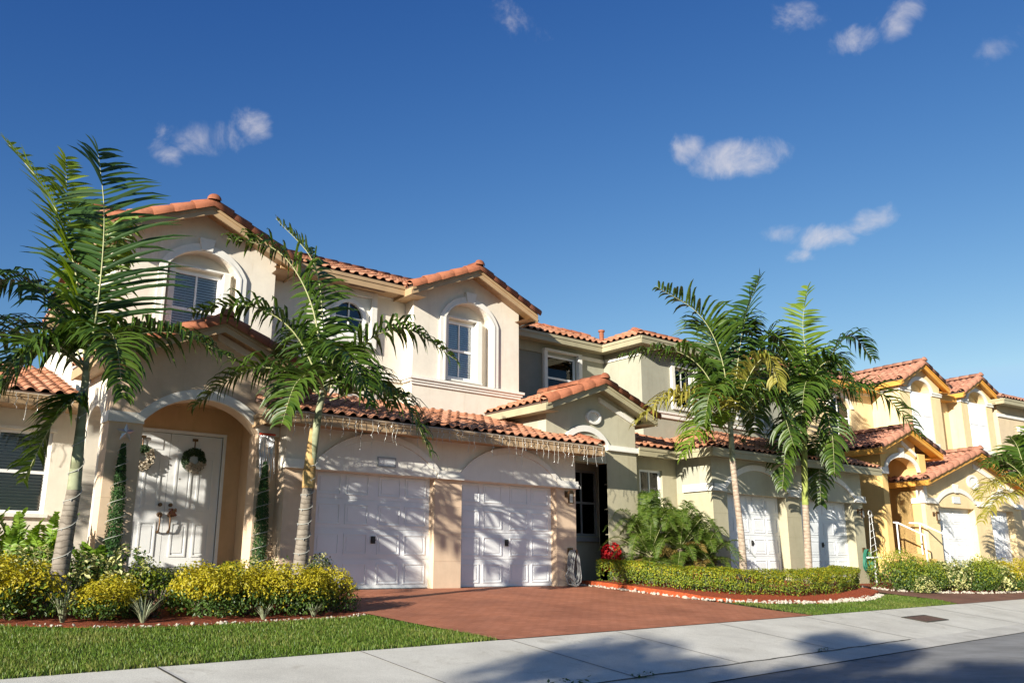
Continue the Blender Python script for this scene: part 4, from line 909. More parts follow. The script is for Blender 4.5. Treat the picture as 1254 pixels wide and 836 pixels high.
def weed(x, off, s, label):
    m = MB(); c = V(onpav(x, off))
    for i in range(34):
        a = R(0, 6.28); r = R(.02, .10) * s; h = R(.01, .06) * s; p = c + V((cos(a) * r * 2.2, sin(a) * r * .5, h)); l = R(.02, .035) * s + .005; b = R(0, 6.28); t = V((cos(b), sin(b), R(-.2, .5))).normalized() * l; w_ = t.cross(V((0, 0, 1))).normalized() * l * .4
        m.add([p - t, p + w_, p + t, p - w_], [(0, 1, 2, 3)], False)
    tag(m.build('weed', 'green', origin=tuple(c)), label, 'weed', 'weeds in the pavement crack')
weed(6.7, 2.1, 1.5, 'largest weed sprig in the pavement crack, at the shadowed left end')
weed(7.9, 2.12, 1.1, 'dark weed sprig in the gutter crack, right of the largest weed')
weed(12.4, 2.08, .8, 'small green weed sprouting at the right end of the gutter crack')
P = [(19.0, -5.62), (19.95, -5.62), (19.35, -6.2), (18.4, -6.2)]
P = [(18.55, yb(18.55) - .72), (19.75, yb(19.75) - .72), (19.75, yb(19.75) - 1.22), (18.55, yb(18.55) - 1.22)]
cp = empty('meter_cover', (19.15, yb(19.15) - .97, gh(19.15, yb(19.15) - .97)), 'rusty rectangular iron cover set into the pavement', 'cover plate')
m = MB(); m.add([(a, b, gh(a, b) + .02) for a, b in P] + [(a, b, gh(a, b) - .02) for a, b in P], [(0, 1, 2, 3), (0, 4, 5, 1), (1, 5, 6, 2), (2, 6, 7, 3), (3, 7, 4, 0)]); m.build('plate', 'rust', cp)
m = MB()
for i in range(4):
    A, B = P[i], P[(i + 1) % 4]; m.bar((A[0], A[1], gh(*A) + .018), (B[0], B[1], gh(*B) + .018), .05, .02)
m.build('rim', 'joint', cp)

# ------------------------------------------------------------------ palms
PALMS = {
 1: ([[2.97, -1.93, -0.07], [3.0, -1.95, 0.8], [3.03, -1.97, 1.45], [3.02, -1.97, 2.35], [3.01, -1.96, 2.93], [3.0, -1.95, 3.23]], [
  ([[3.01, -1.96, 3.14], [3.02, -2.09, 4.22], [2.94, -2.16, 5.41], [2.79, -1.91, 6.53]],0.85,0.25,2),  # dark leaf colour stands for shade: this frond faces away from the sun
  ([[3.0, -1.95, 3.11], [2.78, -1.52, 4.7], [2.4, -0.95, 5.96], [1.77, -0.3, 6.98]],0.5,0.1,1),
  ([[3.01, -1.96, 3.11], [2.89, -1.47, 4.48], [2.73, -0.82, 5.82], [2.63, -0.49, 6.89]],0.5,0.15,1),
  ([[2.98, -1.93, 3.17], [2.64, -1.53, 3.98], [2.21, -1.17, 4.47], [1.5, -0.73, 4.44]],0.6,1.0,2),
  ([[2.98, -1.94, 3.11], [2.75, -0.97, 3.78], [2.33, -0.25, 3.99], [1.81, 0.31, 3.65]],0.55,1.0,2),
  ([[2.98, -1.93, 3.19], [2.45, -2.15, 3.42], [2.06, -2.34, 3.07], [1.68, -2.42, 2.32]],0.6,0.6,0),
  ([[2.97, -1.93, 3.14], [2.62, -1.89, 3.36], [2.28, -1.88, 3.19], [1.97, -1.76, 2.66]],0.6,1.0,0),
  ([[3.02, -1.97, 3.19], [3.34, -2.35, 3.56], [3.88, -2.92, 3.62], [4.5, -3.43, 3.26]],0.58,1.0,0),
  ([[3.01, -1.95, 2.87], [2.82, -2.06, 2.6], [2.62, -2.02, 2.25], [2.42, -1.86, 1.53]],0.45,0.5,0),
  ([[3.03, -1.97, 3.11], [3.02, -2.74, 3.49], [3.01, -3.38, 3.19], [3.07, -3.69, 2.45]],0.45,0.9,0),
  ([[3.0, -1.95, 3.17], [3.09, -1.51, 4.64], [3.31, -1.17, 5.65], [3.54, -1.1, 4.97]],0.5,0.9,1),
 ]),
 2: ([[6.29, -2.19, -0.19], [6.33, -2.23, 0.61], [6.35, -2.24, 1.23], [6.37, -2.26, 1.74], [6.41, -2.29, 2.32], [6.46, -2.33, 2.98], [6.53, -2.39, 3.32]], [
  ([[6.52, -2.38, 3.19], [6.49, -2.23, 4.31], [6.36, -1.99, 5.47], [5.82, -1.55, 6.28]],0.42,0.45,0),
  ([[6.51, -2.37, 3.32], [6.22, -2.26, 4.68], [5.71, -1.98, 5.53], [5.0, -1.53, 5.72]],0.6,0.75,0),
  ([[6.49, -2.35, 3.25], [5.97, -2.18, 4.16], [5.32, -1.91, 4.52], [4.58, -1.44, 4.39]],0.55,0.85,0),
  ([[6.5, -2.36, 3.08], [5.94, -2.16, 3.48], [5.35, -1.81, 3.46], [4.73, -1.43, 2.85]],0.58,1.0,0),
  ([[6.57, -2.42, 3.25], [6.92, -2.7, 3.94], [7.54, -3.08, 4.28], [8.23, -3.64, 3.73]],0.6,1.0,0),
  ([[6.58, -2.43, 3.05], [6.89, -2.94, 3.17], [7.32, -3.42, 2.99], [7.7, -3.73, 2.14]],0.6,1.0,0),
  ([[6.54, -2.39, 3.12], [6.05, -2.9, 3.31], [5.61, -3.19, 3.07], [5.35, -3.36, 2.41]],0.5,0.7,0),
  ([[6.55, -2.41, 3.19], [6.25, -3.19, 3.67], [6.16, -3.89, 3.4], [6.3, -4.26, 2.63]],0.5,0.9,0),
  ([[6.56, -2.41, 3.1], [7.07, -2.05, 3.56], [7.7, -1.79, 3.74], [8.22, -1.7, 3.2]],0.45,0.9,0),
  ([[6.53, -2.39, 3.16], [6.72, -1.64, 4.04], [6.82, -0.82, 4.44], [6.69, -0.06, 4.18]],0.5,0.9,0),
 ]),
 3: ([[18.02, -1.82, 0.02], [18.03, -1.82, 1.09], [17.98, -1.79, 2.06], [17.95, -1.76, 2.96], [17.95, -1.76, 3.87], [17.95, -1.76, 4.28]], [
  ([[17.95, -1.76, 3.87], [17.78, -1.75, 5.52], [17.3, -1.49, 6.67], [16.38, -0.87, 7.4]],0.85,0.4,0),
  ([[18.0, -1.8, 3.97], [18.19, -1.95, 5.54], [18.49, -2.07, 6.76], [18.93, -2.3, 7.84]],0.75,0.2,2),
  ([[17.91, -1.73, 3.87], [17.34, -1.52, 5.18], [16.61, -1.06, 5.72], [15.62, -0.25, 5.55]],0.7,0.9,0),
  ([[17.88, -1.7, 3.77], [17.15, -1.62, 4.41], [16.37, -1.25, 4.48], [15.49, -0.79, 3.74]],0.75,0.95,3),
  ([[17.97, -1.78, 3.77], [17.91, -2.38, 4.91], [18.05, -2.87, 5.39], [18.1, -3.17, 4.54]],0.6,0.9,3),
  ([[18.01, -1.81, 3.97], [18.73, -2.01, 5.61], [19.37, -2.27, 6.32], [19.9, -2.45, 5.71]],0.7,0.7,0),
  ([[17.87, -1.7, 3.66], [17.28, -1.73, 3.97], [16.69, -1.76, 3.64], [16.25, -1.66, 2.94]],0.6,0.9,1),
  ([[18.04, -1.83, 3.77], [18.38, -2.37, 4.45], [18.59, -2.79, 4.25], [18.7, -3.02, 3.29]],0.75,0.9,0),
  ([[17.95, -1.76, 3.97], [18.08, -1.22, 5.66], [18.46, -0.88, 6.68], [18.47, -0.38, 6.79]],0.75,0.6,0),
  ([[17.95, -1.76, 3.87], [17.19, -2.17, 4.64], [16.39, -2.42, 4.4], [16.08, -2.43, 3.6]],0.6,0.9,0),
  ([[17.99, -1.79, 3.87], [18.89, -1.49, 5.07], [19.75, -1.17, 5.01], [20.12, -0.95, 3.96]],0.7,0.9,0),
  ([[17.96, -1.77, 3.91], [18.3, -1.53, 5.85], [18.92, -1.52, 6.73], [19.5, -1.6, 6.48]],0.7,0.7,0),
 ]),
 4: ([[21.85, -1.11, -0.03], [21.88, -1.14, 0.96], [21.9, -1.16, 2.1], [21.95, -1.2, 3.19], [22.02, -1.25, 4.22], [22.05, -1.28, 4.69]], [
  ([[22.03, -1.26, 4.45], [22.19, -1.39, 6.0], [22.18, -1.39, 7.34], [22.48, -1.5, 8.55]],0.65,0.15,1),
  ([[22.09, -1.31, 4.45], [22.77, -1.61, 6.04], [23.48, -2.06, 7.0], [24.08, -2.42, 6.33]],0.7,0.8,2),
  ([[22.08, -1.3, 4.34], [22.72, -2.08, 5.29], [23.57, -2.78, 5.19], [24.36, -3.42, 3.94]],0.85,1.0,0),
  ([[21.98, -1.22, 4.45], [21.45, -1.18, 6.05], [20.73, -0.85, 6.36], [19.92, -0.32, 5.44]],0.75,0.9,0),
  ([[21.97, -1.21, 4.34], [21.44, -0.91, 5.07], [20.98, -0.53, 4.79], [20.46, -0.11, 3.4]],0.7,0.9,0),
  ([[22.07, -1.3, 4.22], [22.05, -1.8, 4.73], [21.97, -2.11, 4.11], [21.77, -2.21, 2.87]],0.65,0.9,0),
  ([[21.96, -1.2, 4.15], [21.41, -1.27, 4.39], [20.96, -1.29, 3.55], [20.65, -1.3, 2.43]],0.6,0.9,0),
  ([[22.03, -1.26, 4.38], [21.85, -1.89, 5.74], [21.94, -2.48, 5.89], [22.02, -2.93, 4.8]],0.7,0.9,0),
  ([[22.01, -1.25, 4.43], [22.55, -0.65, 5.93], [23.31, -0.37, 6.85], [24.22, -0.47, 6.45]],0.7,0.8,0),
  ([[22.04, -1.27, 4.34], [21.38, -1.9, 5.33], [20.57, -2.27, 5.06], [20.14, -2.31, 3.81]],0.65,0.9,0),
  ([[22.05, -1.28, 4.38], [23.04, -1.19, 5.66], [24.07, -0.99, 6.59], [24.79, -0.93, 6.19]],0.7,0.9,0),
  ([[22.01, -1.24, 4.34], [22.25, -0.67, 5.4], [22.41, -0.03, 5.76], [22.51, 0.54, 5.11]],0.7,0.9,0),
  ([[22.05, -1.28, 4.1], [22.53, -1.16, 3.93], [22.99, -1.01, 3.27], [23.13, -0.87, 2.13]],0.6,0.9,0),
 ]),
 5: ([[30.52, -3.4, -0.0], [30.61, -3.48, 0.79], [30.71, -3.55, 1.79], [30.77, -3.61, 2.56], [30.82, -3.64, 2.92]], [
  ([[30.8, -3.63, 2.82], [30.42, -3.45, 3.46], [29.89, -3.14, 3.78], [29.43, -2.9, 3.51]],0.6,0.8,0),
  ([[30.75, -3.59, 2.69], [30.17, -3.38, 3.06], [29.35, -3.09, 2.98], [28.85, -2.82, 2.47]],0.6,0.9,3),
  ([[30.73, -3.58, 2.56], [29.81, -3.47, 2.65], [28.97, -3.3, 2.44], [28.34, -3.04, 1.74]],0.55,0.9,3),
  ([[30.81, -3.64, 2.87], [30.7, -3.55, 3.73], [30.62, -3.48, 4.26], [30.5, -3.39, 4.5]],0.6,0.3,0),
  ([[30.85, -3.67, 2.87], [31.22, -3.72, 3.89], [31.51, -3.82, 4.7], [31.89, -4.0, 5.26]],0.6,0.3,1),
  ([[30.84, -3.66, 2.77], [31.36, -4.09, 3.6], [31.87, -4.5, 3.6], [32.18, -4.75, 2.82]],0.6,0.9,0),
  ([[30.8, -3.63, 2.82], [31.19, -3.3, 3.65], [31.5, -2.91, 3.98], [31.62, -2.49, 3.48]],0.6,0.8,0),
  ([[30.83, -3.66, 2.71], [30.55, -4.07, 3.03], [30.14, -4.38, 2.49], [29.79, -4.48, 1.49]],0.6,0.9,0),
 ]),
}

def bez(P, t):
    # Catmull-Rom through the four points
    n = len(P) - 1; f_ = t * n; i = min(int(f_), n - 1); u = f_ - i
    p1, p2 = P[i], P[i + 1]; p0 = P[i - 1] if i > 0 else p1 * 2 - p2; p3 = P[i + 2] if i + 2 <= n else p2 * 2 - p1
    return .5 * ((2 * p1) + (p2 - p0) * u + (2 * p0 - 5 * p1 + 4 * p2 - p3) * u * u + (3 * p1 - p0 - 3 * p2 + p3) * u ** 3)
def frond_mesh(mr, ml, P, L, droop, n=46, r0=.018, wid=.036, petiole=.12, vv=.35, tf=.42, jit=.2):
    P = [V(p) for p in P]; pts = [bez(P, i / 24) for i in range(25)]
    mr.tube(pts, [r0 * (1 - .85 * i / 24) for i in range(25)], 6, local=False)
    Dn = V((0, 0, -1))
    for i in range(n):
        t = petiole + (1 - petiole) * (i + R(-.3, .3)) / n; t = min(1, max(.02, t)); c = bez(P, t); T = (bez(P, min(1, t + .02)) - bez(P, max(0, t - .02))).normalized()
        side = T.cross(V((0, 0, 1)))
        if side.length < .25: side = T.cross(V((.63, .77, 0)))
        side.normalize(); up = side.cross(T).normalized()
        pr = max(0, sin(pi * min(1, .22 + .78 * max(0, (t - petiole) / (1 - petiole)) ** .75))) ** .55; ll = L * max(.32, pr)
        for sg in (-1, 1):
            l = ll * R(.8, 1.12); dirv = (T * R(tf - .12, tf + .12) + side * sg * R(.8, 1.0) + up * R(vv - jit, vv + jit)).normalized()
            q = c.copy(); d = dirv.copy(); sp = []; seg = 4; wn = wid * R(.85, 1.15)
            for k in range(seg + 1):
                sp.append((q.copy(), d.copy())); q = q + d * (l / seg); d = (d + Dn * droop * (.24 + .24 * k) * R(.8, 1.2)).normalized()
            vs = []; wdt = (.55, 1.0, .9, .6, .03)
            for k, (q, d) in enumerate(sp):
                x = d.cross(up); x = x.normalized() if x.length > .15 else d.cross(side).normalized()
                z = x.cross(d).normalized(); h = wn * wdt[k]
                vs += [q - x * h + z * h * .3, q - z * h * .12, q + x * h + z * h * .3]
            fs = []
            for k in range(seg): fs += [(3 * k, 3 * k + 1, 3 * k + 4, 3 * k + 3), (3 * k + 1, 3 * k + 2, 3 * k + 5, 3 * k + 4)]
            ml.add(vs, fs, False)
FK = ['frond', 'frond_b', 'frond_d', 'frond_y']
def palm(idx, label, trad, shaft_from, smat, tmat, n=40, wid=.031):
    tr, fr_ = PALMS[idx]; base = V(tr[0]); base.z = gh(base.x, base.y)
    root = empty('palm_tree', tuple(base), label, 'palm tree', 'palm trees in front of the houses')
    T = [V(p) for p in tr]; T[0] = V((T[0].x, T[0].y, base.z - .05)); k = shaft_from
    def smooth(P, rad, m=6):
        out = []; rr = []
        for i in range((len(P) - 1) * m + 1): t = i / ((len(P) - 1) * m); out.append(bez(P, t)); f_ = t * (len(rad) - 1); a = min(int(f_), len(rad) - 2); rr.append(rad[a] + (rad[a + 1] - rad[a]) * (f_ - a))
        return out, rr
    p, r = smooth(T[:k + 1], trad[:k + 1]); r[0] *= 1.12
    m = MB(); m.tube(p, r, 16, local=False); m.build('trunk', tmat, root)
    p, r = smooth(T[k:], trad[k:]); m = MB(); m.tube(p, r, 14, local=False); m.build('crownshaft', smat, root)
    if idx == 2:
        q = T[k]; m = MB(); m.tube([q + V((0, 0, -.1)), q + V((.0, 0, .15)), q + V((.02, 0, .5)), q + V((.03, .0, .85))], [.102, .10, .082, .055], 12, local=False); m.build('old_sheath', 'shaft_o', root)
    for P, L, dr, kd in fr_:
        m = MB(); m2 = MB()
        frond_mesh(m, m2, P, L * 1.5, dr * 1.2, n=n, wid=wid, tf=.42, jit=.32)
        m.cur = 1; b = len(m.v); m.v += m2.v; m.f += [[b + i for i in f_] for f_ in m2.f]; m.mi += [1] * len(m2.f); m.smf += [False] * len(m2.f)
        m.build('frond', ['rachis', FK[kd]], root)
    return root
palm(1, 'tall palm at the left edge with a light string round its grey trunk', [.125, .108, .09, .062, .052, .045], 2, 'shaft_g', 'trunk_g')
palm(2, 'palm before the left garage door, an old tan sheath on its trunk', [.125, .108, .092, .085, .066, .055, .045], 3, 'shaft_g', 'trunk_g')
palm(3, 'palm with a pale ringed trunk and yellowing left frond, in front of the sage garage', [.105, .082, .074, .072, .064, .045], 3, 'shaft_g', 'trunk_p', wid=.037, n=40)
palm(4, 'palm with a green crownshaft on a pinkish trunk, nearest the yellow house', [.115, .098, .09, .085, .07, .045], 2, 'shaft_b', 'trunk_p', wid=.037, n=40)
palm(5, 'small palm at the right edge in front of the yellow garage', [.12, .11, .10, .09, .06], 2, 'shaft_b', 'trunk_p', n=32, wid=.034)

copy_tree(bpy.data.objects['palm_tree.001'], (-2.3, -2.8, gh(-2.3, -2.8)), 2.2, 1.22, 'palm in front of the neighbouring plot, just left of the tall left edge palm')
# ------------------------------------------------------------------ shrubs
def leaf(m, c, nrm, l, w, mi):
    t = V((R(-1, 1), R(-1, 1), R(-1, 1))); t = (t - nrm * t.dot(nrm))
    if t.length < 1e-3: return
    t = t.normalized(); s = nrm.cross(t)
    m.cur = mi; m.add([c - t * l * .5, c + s * w * .5 - t * l * .05 + nrm * w * .15, c + t * l * .5 - nrm * l * .12, c - s * w * .5 - t * l * .05 + nrm * w * .15], [(0, 1, 2, 3)], False)
def blob(m, rx, ry, h, n, seed, pick, ll=(.035, .06), flat=0, lumps=7):
    st = V((seed * 7.3, seed * 3.1, seed)); k = 0
    lum = [(R(-.55, .55) * rx, R(-.55, .55) * ry, R(.2, .70) * h, R(.42, .62)) for _ in range(lumps)]
    while k < n:
        a = R(0, 6.283); cz = R(-.75, 1); sxy = sqrt(1 - cz * cz); d = V((cos(a) * sxy, sin(a) * sxy, cz))
        lx, ly, lz, ls = random.choice(lum); rr = R(.55, 1.06) ** .6
        p = V((lx + d.x * rx * ls * rr, ly + d.y * ry * ls * rr, lz + d.z * h * .42 * rr * (ls / .5)))
        nz = noise.noise(p * 5 + st)
        if nz < -.22 and random.random() < .8: continue
        if p.z < .02 or p.z > h * 1.12: continue
        k += 1
        nr = (d + V((R(-.8, .8), R(-.8, .8), R(-.2, .9)))).normalized(); l = R(*ll)
        leaf(m, p, nr, l, l * R(.45, .62), pick(p.z / h, rr, nz))
def stems(m, rx, ry, h, n, mi):
    m.cur = mi
    for _ in range(n):
        a = R(0, 6.28); r = R(.1, .6); m.tube([(R(-.05, .05), R(-.05, .05), -.03), (cos(a) * rx * r * .6, sin(a) * ry * r * .6, h * .4), (cos(a) * rx * r, sin(a) * ry * r, h * .8)], [.009, .007, .004], 5, local=False)
def proto(kind, seed):
    m = MB(); random.seed(seed)
    if kind == 'gold': blob(m, .56, .56, .66, 5200, seed, lambda z, r, q: 1 if random.random() < (max(0, z - .3) * 3.4 + max(0, r - .85) * .9) * (.9 + q) else 0, (.034, .06), lumps=11); mats = ['green', 'gold', 'bark']
    elif kind == 'lime': blob(m, .56, .56, .66, 4600, seed, lambda z, r, q: 1 if random.random() < max(0, z - .1) * 1.1 else 0, (.032, .056), lumps=10); mats = ['green', 'lime', 'bark']
    elif kind == 'varieg': blob(m, .55, .55, .78, 2400, seed, lambda z, r, q: 1 if random.random() < .5 + .3 * q else 0, (.05, .09), lumps=10); mats = ['green', 'cream', 'bark']
    elif kind == 'copper': blob(m, .28, .28, .36, 700, seed, lambda z, r, q: 1 if random.random() < .5 else 0, (.04, .07)); mats = ['copper', 'green', 'bark']
    stems(m, .4, .4, .5, 12, 2)
    return m, mats
def bush(name, kind, seed, x, y, w, h, hh, label, group, dz=.0):
    m, mats = proto(kind, seed); z = gh(x, y) + dz; s = w / 1.0; sz = h / hh
    m.v = [V((v.x * s + x, v.y * s + y, v.z * sz + z)) for v in m.v]
    return tag(m.build(name, mats, origin=(x, y, z)), label, 'shrub', group)
GR = 'shrubs in the front bed of the beige house'
bush('shrub', 'gold', 1, 2.35, -2.55, 1.15, .74, .62, 'golden shrub at the far left end of the front bed', GR)
bush('shrub', 'gold', 2, 3.35, -2.9, .92, .52, .62, 'low golden shrub right of the leftmost palm trunk, between the spiky tufts', GR)
bush('shrub', 'gold', 3, 4.62, -2.75, 1.02, .64, .62, 'golden shrub below the right leaf of the front door', GR)
bush('shrub', 'gold', 4, 5.3, -2.75, .95, .64, .62, 'golden shrub fourth along the front row, left of the palm with the tan sheath', GR)
bush('shrub', 'gold', 5, 5.98, -2.8, .95, .62, .62, 'golden shrub directly in front of the trunk of the palm by the garage', GR)
bush('shrub', 'gold', 6, 6.6, -2.75, .85, .60, .62, 'golden shrub at the driveway end of the front bed', GR)
bush('shrub', 'varieg', 7, 3.55, -1.6, 1.1, .82, .75, 'cream variegated shrub just right of the leftmost palm trunk', GR)
bush('shrub', 'lime', 8, 4.35, -1.7, .95, .62, .6, 'lime green shrub below the left leaf of the front door', GR)
bush('shrub', 'lime', 9, 5.0, -1.6, .9, .55, .6, 'lime green shrub in the back row, in front of the door frame', GR)
bush('shrub', 'varieg', 10, 6.0, -1.5, .8, .66, .75, 'cream variegated shrub beside the right garland column', GR)
bush('shrub', 'varieg', 11, 6.75, -2.0, .6, .74, .75, 'upright cream variegated shrub right of the palm with the tan sheath', GR)
bush('shrub', 'lime', 12, 5.55, -1.5, .8, .62, .6, 'lime green shrub between the door frame and the right garland column', GR)
bush('shrub', 'varieg', 13, 2.6, -1.5, 1.0, .75, .75, 'cream variegated shrub left of the leftmost palm trunk', GR)
bush('shrub', 'copper', 14, 4.0, -2.75, .95, .33, .36, 'small copper coloured shrub beside the right spiky tuft', GR)
bush('shrub', 'lime', 15, 1.4, -1.9, 1.2, .8, .6, 'green shrub under the ground floor window at the left edge', GR)
def fern(x, y, h, label, seed, n=16):
    random.seed(seed); m = MB(); m2 = MB(); z = gh(x, y)
    for i in range(n):
        a = R(0, 6.28); l = h * R(.75, 1.05); s = R(.12, .42) * h
        c = V((x + R(-.12, .12), y + R(-.12, .12), z)); o = V((cos(a), sin(a), 0))
        frond_mesh(m, m2, [c, c + V((0, 0, l * .4)) + o * s * .2, c + V((0, 0, l * .8)) + o * s * .55, c + V((0, 0, l)) + o * s], .15, .15, n=30, r0=.006, wid=.02, petiole=.1, vv=.15)
    m.cur = 1; b = len(m.v); m.v += m2.v; m.f += [[b + i for i in f_] for f_ in m2.f]; m.mi += [1] * len(m2.f); m.smf += [False] * len(m2.f)
    tag(m.build('fern', ['green', 'fern'], origin=(x, y, z)), label, 'fern', 'sword ferns under the side window')
fern(2.3, .5, 1.52, 'tallest bright green fern at the left edge, under the ground floor window', 21)
fern(2.85, .4, 1.28, 'bright green fern under the middle of the ground floor window', 22)
fern(3.3, .2, 1.22, 'bright green fern just left of the leftmost palm trunk', 23)
fern(1.75, .6, 1.46, 'bright green fern cut by the left edge of the picture', 24)
fern(3.75, -.4, .8, 'fern peeping out right of the leftmost palm trunk, by the porch wall', 25)
def tuft(x, y, h, label, seed):
    random.seed(seed); m = MB(); z = gh(x, y) + .02
    for i in range(46):
        a = R(0, 6.28); l = h * R(.6, 1.1); o = V((cos(a), sin(a), 0)); s = o.cross(V((0, 0, 1))); b = R(.25, .75); c = V((x, y, z)) + o * .02; w = R(.006, .011)
        pts = []
        for k, t in enumerate((0, .4, .75, 1)): q = c + o * l * b * t ** 1.5 + V((0, 0, l * (t - .35 * b * t * t))); ww = w * (1, .9, .6, .05)[k]; pts += [q - s * ww, q + s * ww]
        m.add(pts, [(0, 1, 3, 2), (2, 3, 5, 4), (4, 5, 7, 6)], False)
    tag(m.build('spiky_tuft', 'spike', origin=(x, y, z)), label, 'grass tuft', 'grey spiky tufts along the mulch')
tuft(2.85, -2.98, .46, 'largest grey spiky tuft, in the mulch near the leftmost palm', 31)
tuft(3.72, -3.25, .38, 'grey spiky tuft in the mulch below the front door', 32)
tuft(5.3, -3.3, .22, 'small grey spiky tuft in front of the golden shrubs', 33)
tuft(6.1, -3.2, .22, 'small grey spiky tuft near the driveway end of the mulch', 34)
# clipped hedge along the bright red mulch
random.seed(41)
HL = [V(p) for p in ((14.95, .05), (15.35, -.85), (15.75, -1.85), (16.75, -2.55), (18.8, -2.85), (20.9, -2.6), (22.8, -2.05), (23.35, -1.7))]
def hedge(name, line, wd, h, n, label, mats, pick, zf):
    m = MB(); L = [0]
    for i in range(len(line) - 1): L.append(L[-1] + (line[i + 1] - line[i]).length)
    k = 0
    while k < n:
        s = R(0, L[-1]); i = max(q for q in range(len(line) - 1) if L[q] <= s); t = (s - L[i]) / (L[i + 1] - L[i]); a, b = line[i], line[i + 1]; d = (b - a).normalized(); nn = V((-d.y, d.x)); 
        f_ = random.random(); hh = h * (1 + .14 * noise.noise(V((s * 1.3, 2, 0))))
        if f_ < .5: u = R(0, wd); z = hh + R(-.07, .04); nr = V((0, 0, 1))
        elif f_ < .9: u = R(-.03, .08); z = hh * R(.0, 1) ; nr = V((-nn.x, -nn.y, .2))
        else: u = wd + R(-.06, .03); z = hh * R(.1, 1); nr = V((nn.x, nn.y, .2))
        if z < .10 and random.random() < .75: continue
        p2 = a.lerp(b, t) + nn * (u + .06 * noise.noise(V((s * 2, z * 3, 1))))
        if noise.noise(V((p2.x * 4, p2.y * 4, z * 5))) < -.28 and random.random() < .85: continue
        k += 1; nr = (nr + V((R(-.8, .8), R(-.8, .8), R(-.2, .8)))).normalized(); l = R(.03, .058)
        leaf(m, V((p2.x, p2.y, zf(p2.x, p2.y) + z)), nr, l, l * .55, pick(z / hh))
    m.cur = 2
    for _ in range(int(L[-1] * 12)):
        s = R(0, L[-1]); i = max(q for q in range(len(line) - 1) if L[q] <= s); t = (s - L[i]) / (L[i + 1] - L[i]); a, b = line[i], line[i + 1]; d = (b - a).normalized(); nn = V((-d.y, d.x)); p = a.lerp(b, t) + nn * R(.05, wd - .05); z = zf(p.x, p.y)
        m.tube([(p.x, p.y, z - .05), (p.x + R(-.1, .1), p.y + R(-.1, .1), z + h * .85)], [.009, .004], 5, local=False)
    return tag(m.build(name, mats, origin=(line[0].x, line[0].y, 0)), label, 'hedge')
zf2 = lambda x, y: gh(x, y) + .03 + .10 * min(1, max(0, (y + 3.4) / 1.2))
hedge('hedge', HL, .75, .46, 30000, 'long clipped yellow-green hedge behind the bright red mulch', ['green', 'lime', 'bark', 'gold'], lambda z: (1 if random.random() < .6 else (3 if random.random() < .6 else 0)) if z > .66 else (1 if random.random() < .45 + .45 * z else 0), zf2)
def flowers(x, y, w, h, n, label, mat, seed, nm='flowering_plant', leafm='green', lz=(.04, .08), dz=0):
    random.seed(seed); m = MB(); z = gh(x, y) + .1 + dz
    blob(m, w, w * .7, h, n, seed, lambda q, r, k: 1 if random.random() < max(0, q - .25) * 1.6 else 0, lz, lumps=6)
    m.v = [V((v.x + x, v.y + y, v.z + z)) for v in m.v]
    return tag(m.build(nm, [leafm, mat], origin=(x, y, z)), label, 'plant')
flowers(15.65, .22, .36, .62, 900, 'scarlet red leafy plant in front of the dark window', 'scarlet', 51, 'poinsettia', 'scarlet', (.07, .14), .22)
flowers(16.3, -1.75, .22, .45, 420, 'small coral flowering plant behind the hedge, in front of the date palms', 'pinkfl', 52)
flowers(17.3, -1.95, .28, .42, 420, 'coral flowering plant behind the hedge near the palm with the pale ringed trunk', 'pinkfl', 53)
flowers(18.3, -1.95, .25, .40, 420, 'coral flowers behind the hedge at the foot of the pale ringed palm trunk', 'pinkfl', 54)
flowers(22.2, -1.3, .3, .45, 420, 'coral flowering plant at the green hose end of the hedge', 'pinkfl', 55)
flowers(15.95, -1.35, .22, .5, 420, 'dark copper leafed plant behind the hedge, left of the coral flowers', 'copper', 56, leafm='copper')
# pygmy date palms
DP = empty('pygmy_date_palm', (16.75, -.95, gh(16.75, -.95)), 'bushy clump of feathery pygmy date palms between the entry and the sage garage', 'date palm')
random.seed(61)
for (cx, cy, ch, n) in ((16.15, -.55, .75, 34), (16.9, -.85, .95, 40), (17.6, -1.0, .7, 32), (16.6, -.2, 1.15, 24)):
    zb = gh(cx, cy)
    m = MB(); m.tube([(cx, cy, zb - .1), (cx + .02, cy, zb + ch * .5), (cx, cy, zb + ch)], [.09, .08, .07], 10, local=False); m.build('trunk', 'bark', DP)
    for i in range(n):
        a = 6.283 * i / n + R(-.2, .2); el = R(.4, 1.45) if i % 3 else R(-.5, .35); l = R(1.0, 1.35) if i % 3 else R(.7, .95); o = V((cos(a), sin(a), 0)); c = V((cx, cy, zb + ch)); h = sin(el) * l; s = cos(el) * l
        m = MB(); m2 = MB(); dr = R(.25, .5) * s
        frond_mesh(m, m2, [c, c + o * s * .35 + V((0, 0, h * .5)), c + o * s * .75 + V((0, 0, h * .85)), c + o * s * 1.15 + V((0, 0, h * .85 - dr))], .25, .5, n=60, r0=.007, wid=.008, petiole=.12, vv=.3)
        m.cur = 1; b = len(m.v); m.v += m2.v; m.f += [[b + q for q in f_] for f_ in m2.f]; m.mi += [1] * len(m2.f); m.smf += [False] * len(m2.f)
        m.build('frond', ['rachis', 'dryfr' if (i % 12 == 6) else 'pygmy'], DP)
